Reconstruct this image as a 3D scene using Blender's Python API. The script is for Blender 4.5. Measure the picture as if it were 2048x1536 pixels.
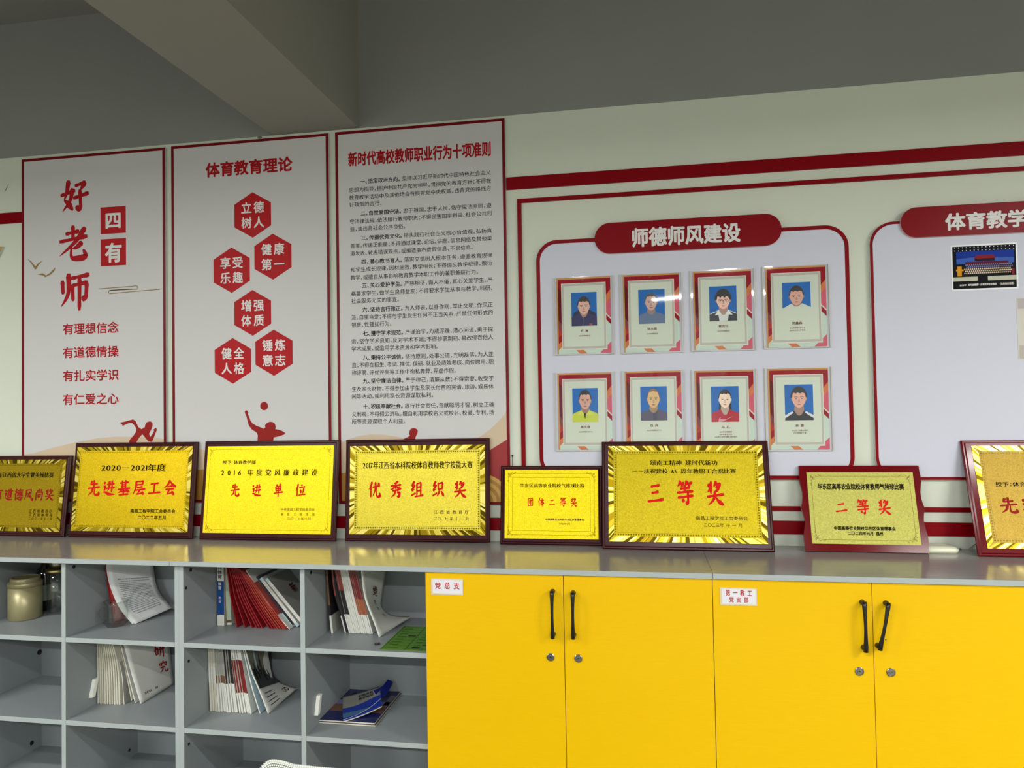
import bpy, math, random
from mathutils import Vector, Matrix
random.seed(7)
for o in list(bpy.data.objects): bpy.data.objects.remove(o)
SC = bpy.context.scene; COL = SC.collection
# ------------------------------------------------------------------ camera, world, lights, exposure
CAMP = Vector((0.0, -2.96822, 1.6))
R_ = Vector((0.98480984, 0.17281819, -0.01683616)); U_ = Vector((0.02081729, -0.02124982, 0.99955744)); F_ = Vector((-0.17238394, 0.98472449, 0.02452464))
cd = bpy.data.cameras.new('camera'); cam = bpy.data.objects.new('camera', cd); COL.objects.link(cam)
cam.matrix_world = Matrix(((R_.x, U_.x, -F_.x, CAMP.x), (R_.y, U_.y, -F_.y, CAMP.y), (R_.z, U_.z, -F_.z, CAMP.z), (0, 0, 0, 1)))
cd.sensor_fit = 'HORIZONTAL'; cd.sensor_width = 36; cd.lens = 1468.68 * 36 / 2048; cd.clip_start = 0.02
SC.camera = cam
w = bpy.data.worlds.new('world'); SC.world = w; w.use_nodes = True
w.node_tree.nodes['Background'].inputs[0].default_value = (0.85, 0.93, 1, 1); w.node_tree.nodes['Background'].inputs[1].default_value = 0.25
vs = SC.view_settings; vs.view_transform = 'Standard'; vs.look = 'None'; vs.gamma = 1; vs.use_curve_mapping = False
vs.exposure = 1.37
LAMPZ = 2.73
LAMPS = [(-3.3, -2.5, 24), (2.8, -2.5, 38), (-3.3, -5.0, 46), (0.74, -5.0, 52), (3.2, -5.4, 56), (-1.0, -3.2, 16)]
LCOL = (1.0, 0.992, 0.975)
for i, (x, y, p) in enumerate(LAMPS):
    ld = bpy.data.lights.new('tube_light', 'AREA'); ld.shape = 'RECTANGLE'; ld.size = 1.2; ld.size_y = 0.10; ld.energy = p; ld.color = LCOL
    lo = bpy.data.objects.new('tube_light', ld); COL.objects.link(lo); lo.location = (x, y, LAMPZ - .045)

SC.cycles.transparent_max_bounces = 24
# ------------------------------------------------------------------ helpers
def lin(c):
    return tuple((v / 255 / 12.92) if v / 255 <= .04045 else ((v / 255 + .055) / 1.055) ** 2.4 for v in c) + (1,)
MC = {}
def mat(name, rgb, rough=.6, metal=0, spec=.5, bump=None, var=None, alpha=None, emit=None, coat=0):
    """procedural material; bump=(scale, strength[, stretch]) ; var=(scale, amount[, stretch])"""
    if name in MC: return MC[name]
    m = bpy.data.materials.new(name); m.use_nodes = True; N = m.node_tree.nodes; L = m.node_tree.links; b = N['Principled BSDF']
    col = lin(rgb); b.inputs['Base Color'].default_value = col; b.inputs['Roughness'].default_value = rough; b.inputs['Metallic'].default_value = metal
    b.inputs['Specular IOR Level'].default_value = spec; b.inputs['Coat Weight'].default_value = coat; b.inputs['Coat Roughness'].default_value = .08
    def noise(scale, stretch=(1, 1, 1), detail=3):
        tc = N.new('ShaderNodeTexCoord'); mp = N.new('ShaderNodeMapping'); mp.inputs['Scale'].default_value = stretch
        n = N.new('ShaderNodeTexNoise'); n.inputs['Scale'].default_value = scale; n.inputs['Detail'].default_value = detail
        L.new(tc.outputs['Object'], mp.inputs[0]); L.new(mp.outputs[0], n.inputs['Vector']); return n
    if var:
        n = noise(var[0], var[2] if len(var) > 2 else (1, 1, 1)); r = N.new('ShaderNodeMapRange')
        r.inputs['From Min'].default_value = .3; r.inputs['From Max'].default_value = .7
        r.inputs['To Min'].default_value = 1 - var[1]; r.inputs['To Max'].default_value = 1 + var[1]; L.new(n.outputs[0], r.inputs[0])
        mx = N.new('ShaderNodeVectorMath'); mx.operation = 'SCALE'; mx.inputs[0].default_value = col[:3]
        L.new(r.outputs[0], mx.inputs['Scale']); L.new(mx.outputs[0], b.inputs['Base Color'])
    if bump:
        n = noise(bump[0], bump[2] if len(bump) > 2 else (1, 1, 1), 2); bp = N.new('ShaderNodeBump'); bp.inputs['Strength'].default_value = bump[1]; bp.inputs['Distance'].default_value = .002
        L.new(n.outputs[0], bp.inputs['Height']); L.new(bp.outputs[0], b.inputs['Normal'])
    if emit: b.inputs['Emission Color'].default_value = lin(rgb); b.inputs['Emission Strength'].default_value = emit
    MC[name] = m; return m
def clear(name, tint=(255, 255, 255), rough=.03, ior=1.49, base=.0):
    """thin clear plastic or glass: mostly transparent, Fresnel gloss on top"""
    if name in MC: return MC[name]
    m = bpy.data.materials.new(name); m.use_nodes = True; N = m.node_tree.nodes; L = m.node_tree.links; N.clear()
    out = N.new('ShaderNodeOutputMaterial'); mx = N.new('ShaderNodeMixShader'); t = N.new('ShaderNodeBsdfTransparent'); g = N.new('ShaderNodeBsdfGlossy'); fr = N.new('ShaderNodeLayerWeight'); fr.inputs[0].default_value = .5
    pw = N.new('ShaderNodeMath'); pw.operation = 'POWER'; pw.inputs[1].default_value = 4.5; L.new(fr.outputs['Facing'], pw.inputs[0]); t.inputs[0].default_value = lin(tint); g.inputs['Roughness'].default_value = rough
    ad = N.new('ShaderNodeMath'); ad.operation = 'ADD'; ad.inputs[1].default_value = base + ((ior - 1) / (ior + 1)) ** 2; L.new(pw.outputs[0], ad.inputs[0])
    L.new(ad.outputs[0], mx.inputs[0]); L.new(t.outputs[0], mx.inputs[1]); L.new(g.outputs[0], mx.inputs[2]); L.new(mx.outputs[0], out.inputs[0])
    MC[name] = m; return m

class MB:
    """collects faces with materials; build() links them as one mesh object"""
    def __init__(s): s.v = []; s.f = []; s.m = []; s.mats = []; s.sm = []
    def mi(s, m):
        if m not in s.mats: s.mats.append(m)
        return s.mats.index(m)
    def poly(s, pts, m, smooth=False):
        k = len(s.v); s.v += [tuple(p) for p in pts]; s.f.append(list(range(k, k + len(pts)))); s.m.append(s.mi(m)); s.sm.append(smooth); return s
    def box(s, x0, x1, y0, y1, z0, z1, m, bev=0):
        if bev:  # chamfered front edges (towards -y) and top
            b = bev; r0 = [(x0, y1, z0), (x1, y1, z0), (x1, y1, z1), (x0, y1, z1)]; r1 = [(x0, y0 + b, z0), (x1, y0 + b, z0), (x1, y0 + b, z1), (x0, y0 + b, z1)]
            r2 = [(x0 + b, y0, z0 + b), (x1 - b, y0, z0 + b), (x1 - b, y0, z1 - b), (x0 + b, y0, z1 - b)]
            s.loft([r0, r1, r2], m, caps=True); return s
        P = [(x0, y0, z0), (x1, y0, z0), (x1, y1, z0), (x0, y1, z0), (x0, y0, z1), (x1, y0, z1), (x1, y1, z1), (x0, y1, z1)]
        for q in ((0, 3, 2, 1), (4, 5, 6, 7), (0, 1, 5, 4), (1, 2, 6, 5), (2, 3, 7, 6), (3, 0, 4, 7)): s.poly([P[i] for i in q], m)
        return s
    def loft(s, rings, m, caps=True, closed=True, smooth=False, capm=None):
        k = len(s.v); n = len(rings[0])
        for r in rings: s.v += [tuple(p) for p in r]
        mi = s.mi(m)
        for a in range(len(rings) - 1):
            for i in range(n if closed else n - 1):
                j = (i + 1) % n; s.f.append([k + a * n + i, k + a * n + j, k + (a + 1) * n + j, k + (a + 1) * n + i]); s.m.append(mi); s.sm.append(smooth)
        if caps:
            ci = s.mi(capm or m)
            s.f.append([k + i for i in range(n)][::-1]); s.m.append(ci); s.sm.append(False)
            s.f.append([k + (len(rings) - 1) * n + i for i in range(n)]); s.m.append(ci); s.sm.append(False)
        return s
    def lathe(s, cx, cy, prof, m, n=28, smooth=True, caps=True):
        return s.loft([[(cx + r * math.cos(2 * math.pi * i / n), cy + r * math.sin(2 * math.pi * i / n), z) for i in range(n)] for r, z in prof], m, caps, True, smooth)
    def tube(s, pts, r, m, n=10, smooth=True):
        rings = []; P = [Vector(p) for p in pts]
        for i, p in enumerate(P):
            t = (P[min(i + 1, len(P) - 1)] - P[max(i - 1, 0)]).normalized(); a = Vector((0, 0, 1)) if abs(t.z) < .9 else Vector((1, 0, 0))
            u = t.cross(a).normalized(); v = t.cross(u); rr = r[i] if isinstance(r, (list, tuple)) else r
            rings.append([p + rr * (math.cos(2 * math.pi * k / n) * u + math.sin(2 * math.pi * k / n) * v) for k in range(n)])
        return s.loft(rings, m, True, True, smooth)
    def prism(s, xz, y0, y1, m, side=None):
        """flat outline in x,z (any order) between depths y0 (front) and y1 (back)"""
        a = sum(xz[i][0] * xz[(i + 1) % len(xz)][1] - xz[(i + 1) % len(xz)][0] * xz[i][1] for i in range(len(xz)))
        if a < 0: xz = xz[::-1]
        s.poly([(x, y0, z) for x, z in xz], m); s.poly([(x, y1, z) for x, z in xz[::-1]], side or m)
        n = len(xz)
        for i in range(n):
            j = (i + 1) % n; s.poly([(xz[i][0], y0, xz[i][1]), (xz[i][0], y1, xz[i][1]), (xz[j][0], y1, xz[j][1]), (xz[j][0], y0, xz[j][1])], side or m)
        return s
    def flat(s, xz, y, m):
        a = sum(xz[i][0] * xz[(i + 1) % len(xz)][1] - xz[(i + 1) % len(xz)][0] * xz[i][1] for i in range(len(xz)))
        if a < 0: xz = xz[::-1]
        return s.poly([(x, y, z) for x, z in xz], m)
    def sheet(s, A, B, th, m, back=None, edge=None, nu=8, bow=0, bowdir=(1, 0, 0)):
        """bent sheet between two 3-D polylines A and B of equal length, with a real thickness"""
        n = len(A); A = [Vector(p) for p in A]; B = [Vector(p) for p in B]; bd = Vector(bowdir); G = []
        for i in range(n):
            G.append([A[i].lerp(B[i], t / nu) + bd * bow * math.sin(math.pi * t / nu) for t in range(nu + 1)])
        def nrm(i, j):
            a = G[min(i + 1, n - 1)][j] - G[max(i - 1, 0)][j]; b = G[i][min(j + 1, nu)] - G[i][max(j - 1, 0)]; return a.cross(b).normalized()
        H = [[G[i][j] - nrm(i, j) * th for j in range(nu + 1)] for i in range(n)]
        for i in range(n - 1):
            for j in range(nu):
                s.poly([G[i][j], G[i][j + 1], G[i + 1][j + 1], G[i + 1][j]][::-1], m, True)
                s.poly([H[i][j], H[i][j + 1], H[i + 1][j + 1], H[i + 1][j]], back or m, True)
        e = edge or m
        for i in range(n - 1):
            s.poly([G[i][0], H[i][0], H[i + 1][0], G[i + 1][0]], e); s.poly([G[i][nu], G[i + 1][nu], H[i + 1][nu], H[i][nu]], e)
        for j in range(nu):
            s.poly([G[0][j], G[0][j + 1], H[0][j + 1], H[0][j]], e); s.poly([G[-1][j], H[-1][j], H[-1][j + 1], G[-1][j + 1]], e)
        return s
    def build(s, name, parent=None, off=None, kind=None, label=None, weld=False):
        me = bpy.data.meshes.new(name); o3 = off or (0, 0, 0)
        me.from_pydata([(a - o3[0], b - o3[1], c - o3[2]) for a, b, c in s.v], [], s.f)
        for m in s.mats: me.materials.append(m)
        me.polygons.foreach_set('material_index', s.m); me.polygons.foreach_set('use_smooth', s.sm)
        if weld:
            import bmesh
            bm = bmesh.new(); bm.from_mesh(me); bmesh.ops.remove_doubles(bm, verts=bm.verts, dist=1e-5); bm.to_mesh(me); bm.free()
        me.update(); o = bpy.data.objects.new(name, me); COL.objects.link(o)
        if parent is not None: o.parent = parent
        elif off: o.location = off
        if kind: o['kind'] = kind
        if label: o['label'] = label
        return o
def thing(name, loc, label, cat, group=None, rot=None):
    o = bpy.data.objects.new(name, None); COL.objects.link(o); o.location = loc; o.empty_display_size = .05
    if rot is not None: o.rotation_euler = rot
    o['label'] = label; o['category'] = cat
    if group: o['group'] = group
    return o
def tag(o, label, cat, group=None):
    o['label'] = label; o['category'] = cat
    if group: o['group'] = group
    return o
def arc(cx, cz, r, a0, a1, n=10, rz=None):
    return [(cx + r * math.cos(math.radians(a0 + (a1 - a0) * i / n)), cz + (rz or r) * math.sin(math.radians(a0 + (a1 - a0) * i / n))) for i in range(n + 1)]
def rrect(x0, x1, z0, z1, r, n=10):
    return arc(x1 - r, z0 + r, r, -90, 0, n) + arc(x1 - r, z1 - r, r, 0, 90, n) + arc(x0 + r, z1 - r, r, 90, 180, n) + arc(x0 + r, z0 + r, r, 180, 270, n)
def ribbon(mb, pts, w, y, m):
    """flat printed line of width w (number or list) along points x,z"""
    n = len(pts); L = []; Rr = []
    for i in range(n):
        a = Vector(pts[max(i - 1, 0)]); b = Vector(pts[min(i + 1, n - 1)]); t = (b - a); t = t.normalized() if t.length > 1e-9 else Vector((1, 0)); nn = Vector((-t.y, t.x)); ww = (w[i] if isinstance(w, (list, tuple)) else w) / 2
        p = Vector(pts[i]); L.append(p + nn * ww); Rr.append(p - nn * ww)
    for i in range(n - 1): mb.flat([L[i], L[i + 1], Rr[i + 1], Rr[i]], y, m)

# ------------------------------------------------------------------ lettering
BR = {  # brush characters, strokes on a 100 grid, y down
'三': 'h 28 24 72 18;h 32 50 66 45;h 10 84 92 76', '二': 'h 26 34 72 28;h 8 80 92 70', '工': 'h 24 26 78 20;v 52 24 48 78;h 8 84 94 76',
'先': 'p 34 10 24 34;h 26 30 74 24;v 50 4 50 50;h 8 54 92 44;p 42 52 36 76 10 96;n 58 50 56 84 70 94 90 88 86 74',
'进': 'd 12 14 22 24;h 38 30 88 24;h 34 54 92 48;p 54 10 52 50 40 74;v 74 6 72 74;v 14 44 26 42 18 66;n 8 78 24 76 50 88 96 90',
'基': 'h 20 20 82 14;v 38 6 38 56;v 62 4 62 56;h 36 32 64 29;h 36 44 64 41;h 8 60 94 52;p 38 58 28 72 8 80;n 62 58 74 68 94 74;h 34 74 66 70;v 50 62 50 92;h 18 94 84 88',
'层': 'h 26 12 78 8;v 78 8 74 30;h 28 32 76 28;p 28 12 26 50 8 94;h 38 48 74 43;h 26 64 94 56;p 56 62 42 84;h 36 88 84 80;d 72 72 84 90',
'会': 'p 50 4 34 30 6 52;n 50 6 68 28 96 44;h 36 42 66 38;h 22 60 80 53;p 48 58 34 84;h 32 86 74 78;d 66 68 82 92',
'单': 'd 32 6 40 18;p 66 4 58 18;v 24 26 28 58;h 24 26 74 20;v 74 22 70 54;h 30 40 70 36;h 30 56 70 51;h 8 74 94 64;v 50 22 49 100',
'位': 'p 28 6 20 30 4 50;v 20 34 20 94;d 60 6 66 18;h 40 32 92 24;d 50 44 56 72;p 82 38 72 78;h 34 88 96 80',
'优': 'p 28 6 20 30 4 50;v 20 34 20 94;h 36 36 88 28;p 56 8 54 50 32 94;n 66 36 64 80 74 92 92 86 88 70;d 76 10 86 22',
'秀': 'p 66 4 50 12 34 14;h 12 30 90 22;v 50 12 50 46;p 46 30 30 44 10 52;n 54 30 70 42 92 46;h 26 58 70 52;p 46 56 40 78 14 98;n 70 54 64 68 80 70 74 92 60 90',
'组': 'p 30 4 14 28 30 30;p 34 24 12 56 36 48;h 8 86 38 72;v 50 16 50 84;h 50 16 80 10;v 80 12 78 82;h 50 38 78 34;h 50 60 78 56;h 36 92 96 84',
'织': 'p 30 4 14 28 30 30;p 34 24 12 56 36 48;h 8 86 38 72;v 48 16 50 52;h 48 16 82 10;v 82 12 78 48;h 50 50 80 44;p 58 60 50 76 38 92;n 72 58 80 72 92 88',
'奖': 'd 14 12 22 24;v 30 4 28 50;p 30 30 10 44;p 58 4 50 16 42 22;h 52 14 80 12;p 78 12 62 38 40 46;d 58 20 64 28;h 8 64 94 54;p 50 50 40 76 10 98;n 52 62 68 82 94 96',
'等': 'p 26 2 20 14 10 22;h 24 12 46 9;d 34 14 38 22;p 62 2 56 14 50 20;h 60 12 88 8;d 72 14 76 22;h 26 32 76 27;v 50 20 50 46;h 8 48 92 42;h 12 68 92 60;v 66 48 66 92;d 66 94 54 86;d 34 74 44 84',
'团': 'v 16 12 16 92;h 16 12 84 8;v 84 10 84 92;h 16 90 84 86;h 28 38 74 32;v 56 20 56 74;d 56 76 46 70;p 54 38 42 54 28 64',
'体': 'p 28 6 20 30 4 50;v 20 34 20 94;h 36 32 92 26;v 64 8 64 96;p 62 32 50 56 32 72;n 66 32 78 54 96 66;h 50 74 80 70',
'好': 'p 28 4 22 36 12 58;n 12 58 26 68 44 88;p 42 28 34 60 6 92;h 2 44 50 32;h 54 18 88 10;p 88 12 70 32;v 70 32 73 86;d 74 90 56 80;h 48 54 99 42',
'老': 'h 26 22 66 16;v 48 1 48 38;h 6 44 92 32;p 86 8 56 46 4 86;p 76 50 60 62 46 66;n 44 52 42 86 54 95 88 90 82 70',
'师': 'v 12 22 14 54;p 32 4 30 56 8 90;h 42 14 96 6;v 44 34 46 74;h 44 34 90 27;v 90 29 87 70;d 87 74 76 66;v 67 12 66 100',
'道': 'd 12 12 22 22;v 12 42 24 40 16 66;n 8 78 24 78 50 90 96 92;d 46 4 52 14;p 76 2 68 14;h 34 22 92 17;p 62 22 56 32;v 44 34 46 74;h 44 34 80 30;v 80 32 78 72;h 46 48 78 45;h 46 60 78 57;h 46 73 78 70',
'德': 'p 26 4 18 16 8 24;p 28 24 18 40 4 52;v 18 44 18 96;h 36 16 92 10;v 62 2 60 26;v 40 30 42 48;h 40 30 86 26;v 86 28 84 46;v 56 28 56 46;v 70 28 70 46;h 40 48 86 44;h 34 60 94 54;d 38 72 34 86;n 50 68 52 90 74 92 78 80;d 62 66 68 76;d 82 66 92 80',
'风': 'p 22 12 20 50 4 94;h 22 12 74 8;n 74 8 72 60 84 90 96 92 96 74;p 60 28 46 54 28 74;n 34 34 48 54 66 74',
'尚': 'v 50 2 50 22;d 28 10 34 22;p 72 6 64 20;v 18 32 18 96;h 18 32 84 26;v 84 28 82 94;d 82 96 72 88;v 38 50 40 72;h 38 50 62 46;v 62 48 60 68;h 40 70 62 66',
'育': 'd 48 2 54 12;h 8 22 92 14;p 46 20 32 36;h 30 38 70 32;d 64 26 76 40;p 30 46 28 70 18 96;h 30 48 72 44;v 72 44 72 90;d 72 92 60 86;h 30 60 70 57;h 30 72 70 69',
'研': 'h 6 18 44 14;p 26 18 18 46 4 66;v 16 48 18 84;h 16 50 38 46;v 38 46 36 78;h 18 80 36 76;h 52 22 94 16;h 46 54 98 46;p 64 20 62 60 48 94;v 84 18 84 98',
'究': 'd 50 2 54 12;v 14 20 10 34;h 14 22 88 15;p 88 16 80 30;p 36 28 20 44;n 62 26 84 40;h 20 58 66 52;p 44 46 38 76 10 98;n 66 52 62 86 74 95 94 90 92 76',
}
WP = {'h': (1.0, .62, .75, 1.15), 'v': (1.1, .85, .8, .9), 'p': (1.25, 1.0, .7, .12), 'n': (.35, .8, 1.35, .5), 'd': (.35, 1.2, 1.2, .8)}
def brush_glyph(ch, wt=14.5):
    """variable-width brush strokes -> (verts, faces) with the em as unit"""
    V = []; Fc = []
    for ns, st in enumerate(BR[ch].split(';')):
        t = st.split(); k = t[0]; c = [float(a) for a in t[1:]]; P = [Vector((c[i], c[i + 1])) for i in range(0, len(c), 2)]
        Q = [P[0]] + P + [P[-1]]; S = []
        for i in range(1, len(Q) - 2):
            for s in range(6):
                u = s / 6; a, b, cc, d = Q[i - 1], Q[i], Q[i + 1], Q[i + 2]
                S.append(.5 * ((2 * b) + (cc - a) * u + (2 * a - 5 * b + 4 * cc - d) * u * u + (3 * b - a - 3 * cc + d) * u ** 3))
        S.append(P[-1]); n = len(S); W = WP[k]; k0 = len(V)
        for i, p in enumerate(S):
            u = i / (n - 1) * 3; j = min(int(u), 2); ww = (W[j] + (W[j + 1] - W[j]) * (u - j)) * wt / 2
            if i in (0, n - 1): ww *= .55
            tt = S[min(i + 1, n - 1)] - S[max(i - 1, 0)]; tt = tt.normalized() if tt.length > 1e-6 else Vector((1, 0))
            nn = Vector((-tt.y, tt.x)); 
            e = p - tt * ww * .7 if i == 0 else (p + tt * ww * .7 if i == n - 1 else p)
            for s_ in (1, -1):
                q = e + nn * ww * s_; V.append((q.x / 100, .86 - q.y * .94 / 100, ns))
        for i in range(n - 1): Fc.append([k0 + 2 * i, k0 + 2 * i + 1, k0 + 2 * i + 3, k0 + 2 * i + 2])
    return V, Fc
TQ = []
def text(name, parent, lines, m, y=0, off=(0, 0, 0), fn=None, label=None, kind=None):
    """queue lettering: lines = [(string, x0, x1, z0, z1, style)], ink boxes in the parent's x,z plane at depth y"""
    TQ.append((name, parent, lines, m, y, off, fn, label, kind))
DISK = lambda r, n: [(0, 0)] + [(r * math.cos(2 * math.pi * i / n + .4), r * math.sin(2 * math.pi * i / n + .4)) for i in range(n)]
COPIES = {'r': [(0, 0)], 'm': [(-.008, -.004), (.008, .004)], 'b': DISK(.022, 6), 'k': DISK(.036, 8), 's': [(-.026, 0), (0, 0), (.026, 0)]}   # weights: shifted copies of one outline
def flush_text():
    need = {}
    for q in TQ:
        for (s, x0, x1, z0, z1, st) in q[2]:
            for ch in s:
                if ch != ' ' and not (st == 'x' and ch in BR): need[(ch, 'b' if st == 'x' else st)] = None
    tmp = []
    for (ch, st) in need:
        c = bpy.data.curves.new('g', 'FONT'); c.body = ch; c.resolution_u = 2
        o = bpy.data.objects.new('g', c); COL.objects.link(o); tmp.append(((ch, st), o, c))
    dg = bpy.context.evaluated_depsgraph_get(); dg.update()
    for key, o, c in tmp:
        me = o.evaluated_get(dg).to_mesh()
        V = [(v.co.x, v.co.y, 0.0) for v in me.vertices]; Fc = [list(p.vertices) for p in me.polygons]
        V2 = []; F2 = []
        for k, (dx, dy) in enumerate(COPIES[key[1]]):
            V2 += [(a + dx, b + dy, k) for a, b, c_ in V]; F2 += [[i + k * len(V) for i in f] for f in Fc]
        V, Fc = V2, F2
        need[key] = (V, Fc); o.evaluated_get(dg).to_mesh_clear()
    for key, o, c in tmp: bpy.data.objects.remove(o); bpy.data.curves.remove(c)
    for (name, parent, lines, m, y, off, fn, label, kind) in [(q[0], q[1], ln_, *q[3:]) for q in TQ for ln_ in ([[l] for l in q[2]] if len(q[2]) <= 8 and q[0] != 'hexagon_lettering' else [q[2]])]:
        if len(lines) > 8: kind = 'stuff'
        mb = MB(); mi = mb.mi(m)
        for (s, x0, x1, z0, z1, st) in lines:
            cur = 0; G = []
            for ch in s:
                if ch == ' ': cur += .5; continue
                if st == 'x' and ch in BR: V, Fc = brush_glyph(ch)
                else: V, Fc = need[(ch, 'b' if st == 'x' else st)]
                if not V: cur += .5; continue
                xs = [v[0] for v in V]
                if ord(ch) < 128:
                    b0 = min(xs) - .04; G.append(([(a + cur - b0, b, e) for a, b, e in V], Fc)); cur += max(xs) - min(xs) + .08
                else:
                    adv = .55 if ch in '，。、；：·' else 1.0 + (.12 if st == 'x' else 0)
                    G.append(([(a + cur, b, e) for a, b, e in V], Fc)); cur += adv
            if not G: continue
            mn = min(v[0] for g in G for v in g[0]); mxx = max(v[0] for g in G for v in g[0]); sx = (x1 - x0) / (mxx - mn); sz = (z1 - z0) / .93
            for V, Fc in G:
                if lines[0][5] == 'x' and len(lines) == 1 and len(G) > 1: mb = MB(); mi = mb.mi(m)
                k = len(mb.v)
                for a, b, e in V:
                    X = x0 + (a - mn) * sx; Zz = z0 + (b + .08) * sz; q = fn(X, Zz) if fn else (X, y, Zz)
                    mb.v.append((q[0], q[1] - e * 2e-5, q[2]))
                for f in Fc: mb.f.append([k + i for i in f]); mb.m.append(mi); mb.sm.append(False)
                if lines[0][5] == 'x' and len(lines) == 1 and len(G) > 1: mb.build('brush_character', parent, off, label=label)
        if not (lines[0][5] == 'x' and len(lines) == 1 and len(G) > 1): mb.build(name, parent, off, kind=kind, label=label)

# ------------------------------------------------------------------ materials
white_paint = mat('white_wall_paint', (214, 219, 204), .75, bump=(160, .12), var=(2.5, .015))
grey_paint = mat('grey_ceiling_paint', (140, 140, 136), .85, bump=(120, .1), var=(2, .03))
red_acryl = mat('red_gloss_board', (132, 2, 16), .32, spec=.1)
side_pvc = mat('pvc_edge', (200, 203, 200), .6)
board_white = mat('printed_board', (207, 205, 205), .42, spec=.35, bump=(700, .06))
panel_white = mat('panel_lilac_white', (207, 208, 222), .5, spec=.3, bump=(500, .08))
pr_red = mat('print_red', (168, 4, 20), .5, spec=.2); pr_hex = mat('print_hex_red', (180, 16, 24), .5, spec=.2); pr_black = mat('print_black', (26, 24, 24), .5, spec=.2)
pr_white = mat('print_white', (225, 222, 220), .5); pr_tan = mat('print_tan', (206, 184, 156), .45); pr_fig = mat('print_figure_red', (148, 24, 20), .5, spec=.2)
pr_gold = mat('print_gold', (172, 124, 46), .45); pr_gold2 = mat('print_gold_light', (206, 160, 74), .45); pr_olive = mat('print_olive', (140, 112, 60), .5); pr_slope = mat('print_slope_red', (150, 26, 30), .45)
laminate = mat('shaded_grey_laminate', (140, 147, 149), .42, spec=.4, var=(3, .02), bump=(300, .05))  # base darkened so the boards carry the shade inside the cubbies
worktop_m = mat('worktop_laminate', (150, 148, 146), .16, spec=.6, var=(8, .03, (1, 6, 1)), bump=(260, .03, (1, 1, 1)))
edge_band = mat('edge_band', (166, 174, 174), .4)  # banding on front edges, brighter than the boards whose colour holds the cubby shade
yellow_m = mat('yellow_laminate', (231, 184, 0), .40, spec=.2, var=(60, .018, (.4, 1, 9)), bump=(220, .05, (.3, 1, 5)))
yellow_edge = mat('yellow_edge', (252, 214, 90), .4)
wood_frame = mat('mahogany_lacquer', (56, 4, 8), .26, spec=.25, var=(30, .12, (.4, 3, 3)))
wood_red = mat('red_lacquer', (104, 2, 10), .14, spec=.2)
black_pl = mat('black_plastic', (18, 18, 20), .3); steel = mat('nickel', (170, 165, 155), .25, 1); dark = mat('dark_hole', (12, 12, 12), .8)
paper = mat('white_paper', (222, 224, 222), .7); paper_c = mat('cream_paper', (214, 208, 188), .7)
acryl = clear('clear_acrylic', ior=1.34); acryl_edge = mat('acrylic_edge', (196, 192, 172), .3)

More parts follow.
